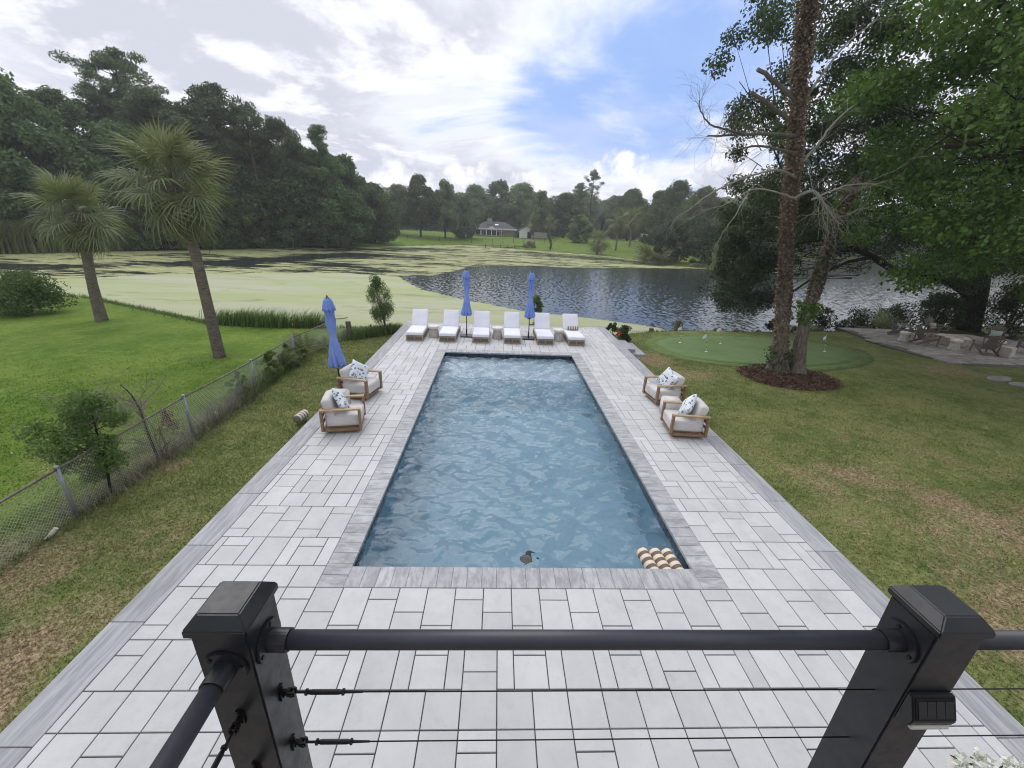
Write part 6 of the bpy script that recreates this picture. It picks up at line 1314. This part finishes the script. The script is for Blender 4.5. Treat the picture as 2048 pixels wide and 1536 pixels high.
m = MB(); m.add([(-2.6, 0, 0), (2.6, 0, 0), (2.6, 0, 2.6), (0, 0, 3.9), (-2.6, 0, 2.6), (-2.6, 6, 0), (2.6, 6, 0), (2.6, 6, 2.6), (0, 6, 3.9), (-2.6, 6, 2.6)], [(0, 1, 2, 3, 4), (9, 8, 7, 6, 5), (0, 4, 9, 5), (2, 1, 6, 7)]); m.build('wall', MAT['house_white'], gar)
m = MB(); m.add([(-3.0, -.3, 2.45), (0, -.3, 3.98), (3.0, -.3, 2.45), (-3.0, 6.3, 2.45), (0, 6.3, 3.98), (3.0, 6.3, 2.45), (-3.0, -.3, 2.33), (0, -.3, 3.86), (3.0, -.3, 2.33), (-3.0, 6.3, 2.33), (0, 6.3, 3.86), (3.0, 6.3, 2.33)], [(0, 1, 4, 3), (1, 2, 5, 4), (9, 10, 7, 6), (10, 11, 8, 7), (0, 6, 7, 1), (1, 7, 8, 2), (3, 4, 10, 9), (4, 5, 11, 10)]); m.build('roof', MAT['roof_shingle'], gar)
o = MB().box((0, 0, 0), (1.4, .1, 2.1)).build('door', MAT['house_glass'], gar); o.location = (.9, -.04, 1.05)
hs = empty('distant_house', (66, 196, gh(66, 196))); tag(hs, 'pale distant house half hidden behind the far palms', 'house'); o = MB().box((0, 0, 1.4), (16, 8, 2.8)).build('wall', MAT['house_white'], hs)
m = MB(); m.add([(-8.6, -4.6, 2.8), (8.6, -4.6, 2.8), (8.6, 4.6, 2.8), (-8.6, 4.6, 2.8), (-4, 0, 5), (4, 0, 5)], [(0, 1, 5, 4), (1, 2, 5), (2, 3, 4, 5), (3, 0, 4), (3, 2, 1, 0)]); m.build('roof', MAT['roof_shingle'], hs)
for x in (-5, -1.5, 2, 5): o = MB().box((0, 0, 0), (1.3, .1, 1.3)).build('window', MAT['house_glass'], hs); o.location = (x, -4.04, 1.6)
bush('lawn_bush', 6.3, 153.5, 1.4, 1.2, 1.9, 24, 40, .35, 'leaf_shrub', 'clipped green bush at the corner of the white garage', 'bush', seed=120)
simple('shed_tan', (.28, .26, .22), (.34, .315, .27), 3, .9); o = MB().box((0, 0, 1.0), (4.6, 2.5, 2.0)).build('tan_shed', MAT['shed_tan'], bevel=.05); o.location = (14.2, 149.5, gh(14.2, 149.5)); tag(o, 'low tan shed wall right of the white garage', 'shed')
# far lawn fence
simple('fence_far', (.05, .05, .045), None, rough=.8); ff = empty('lawn_fence', (-20, 134, gh(-20, 134))); tag(ff, 'thin dark fence along the far lawn below the house', 'fence'); fo2 = Vector(ff.location); FQ = [(-34+3.2*i, 131.5+.13*i) for i in range(17)]
pts = []
for (x, y) in FQ:
    z = gh(x, y); o = MB().tube([(0, 0, -.2), (0, 0, 1.25)], .06, 6).build('post', MAT['fence_far'], ff); o.location = Vector((x, y, z))-fo2; pts.append(Vector((x, y, z+1.2))-fo2)
for a, b in zip(pts[:-1], pts[1:]): o = MB().tube([(0, 0, 0), b-a], .035, 5).build('rail', MAT['fence_far'], ff); o.location = a
# old dock
dk = empty('old_dock', (1.2, 117.2, POND_Z)); tag(dk, 'low weathered dock at the far end of the pond', 'dock')
for i in range(14): o = MB().box((0, 0, 0), (.72, 1.6, .08)).build('plank', MAT['old_wood'], dk); o.location = (-5.0+i*.76, .25*i*.76, .62+.02*math.sin(i)); o.rotation_euler = (0, 0, R(14))
for i in range(6):
    for s in (-.7, .7): o = MB().tube([(0, 0, -.5), (0, 0, .85)], .09, 8).build('piling', MAT['old_wood'], dk); o.location = (-4.8+i*2.0, .25*i*2.0+s, 0)
bush('brush_pile', 8.2, 116.5, 2.2, 1.2, 1.7, 26, 30, .4, 'dull_brush', 'heap of grey brush beside the old dock', 'brush pile', seed=130)
# dark feathery frond standing at the far shore
z = gh(12.6, 111); dfr = empty('drooping_frond', (12.8, 111.5, z)); tag(dfr, 'dark drooping feather-shaped frond standing on the far lawn', 'frond')
m = MB(); PTS = [(.6, 0, .0), (.7, 0, 1.4), (.3, 0, 2.6), (-.4, 0, 3.7)]; limb(m, PTS, .05, .02, 6); m.build('stem', MAT['bark_dark'], dfr)
P = np.concatenate([np.array(PTS[i])+(np.array(PTS[i+1])-np.array(PTS[i]))*rng.random((90, 1))+rng.normal(size=(90, 3))*np.array([.22, .15, .15])*(1.1-.2*i) for i in range(3)]); link('leaves', leaf_mesh('dark_leaves', P, .45, .25, np.array([.3, 0, -1]), .5), dfr, MAT['leaf_oak'])
# lily pads and leaves on the rough water are part of the duckweed sheet
# ------------------------------------------------------------------ thin summer haze
hz = MB().box((0, 440, 14), (1440, 960, 36)).build('haze', None)
t = NT('haze'); pv_ = t.n('ShaderNodeVolumePrincipled'); pv_.inputs['Color'].default_value = (.93, .95, 1, 1); pv_.inputs['Density'].default_value = .0006; pv_.inputs['Anisotropy'].default_value = .2
t.L.new(pv_.outputs[0], t.out.inputs['Volume']); hz.data.materials.append(t.m); tag(hz, 'thin pale haze over the pond and the far trees', 'haze', None, 'stuff')
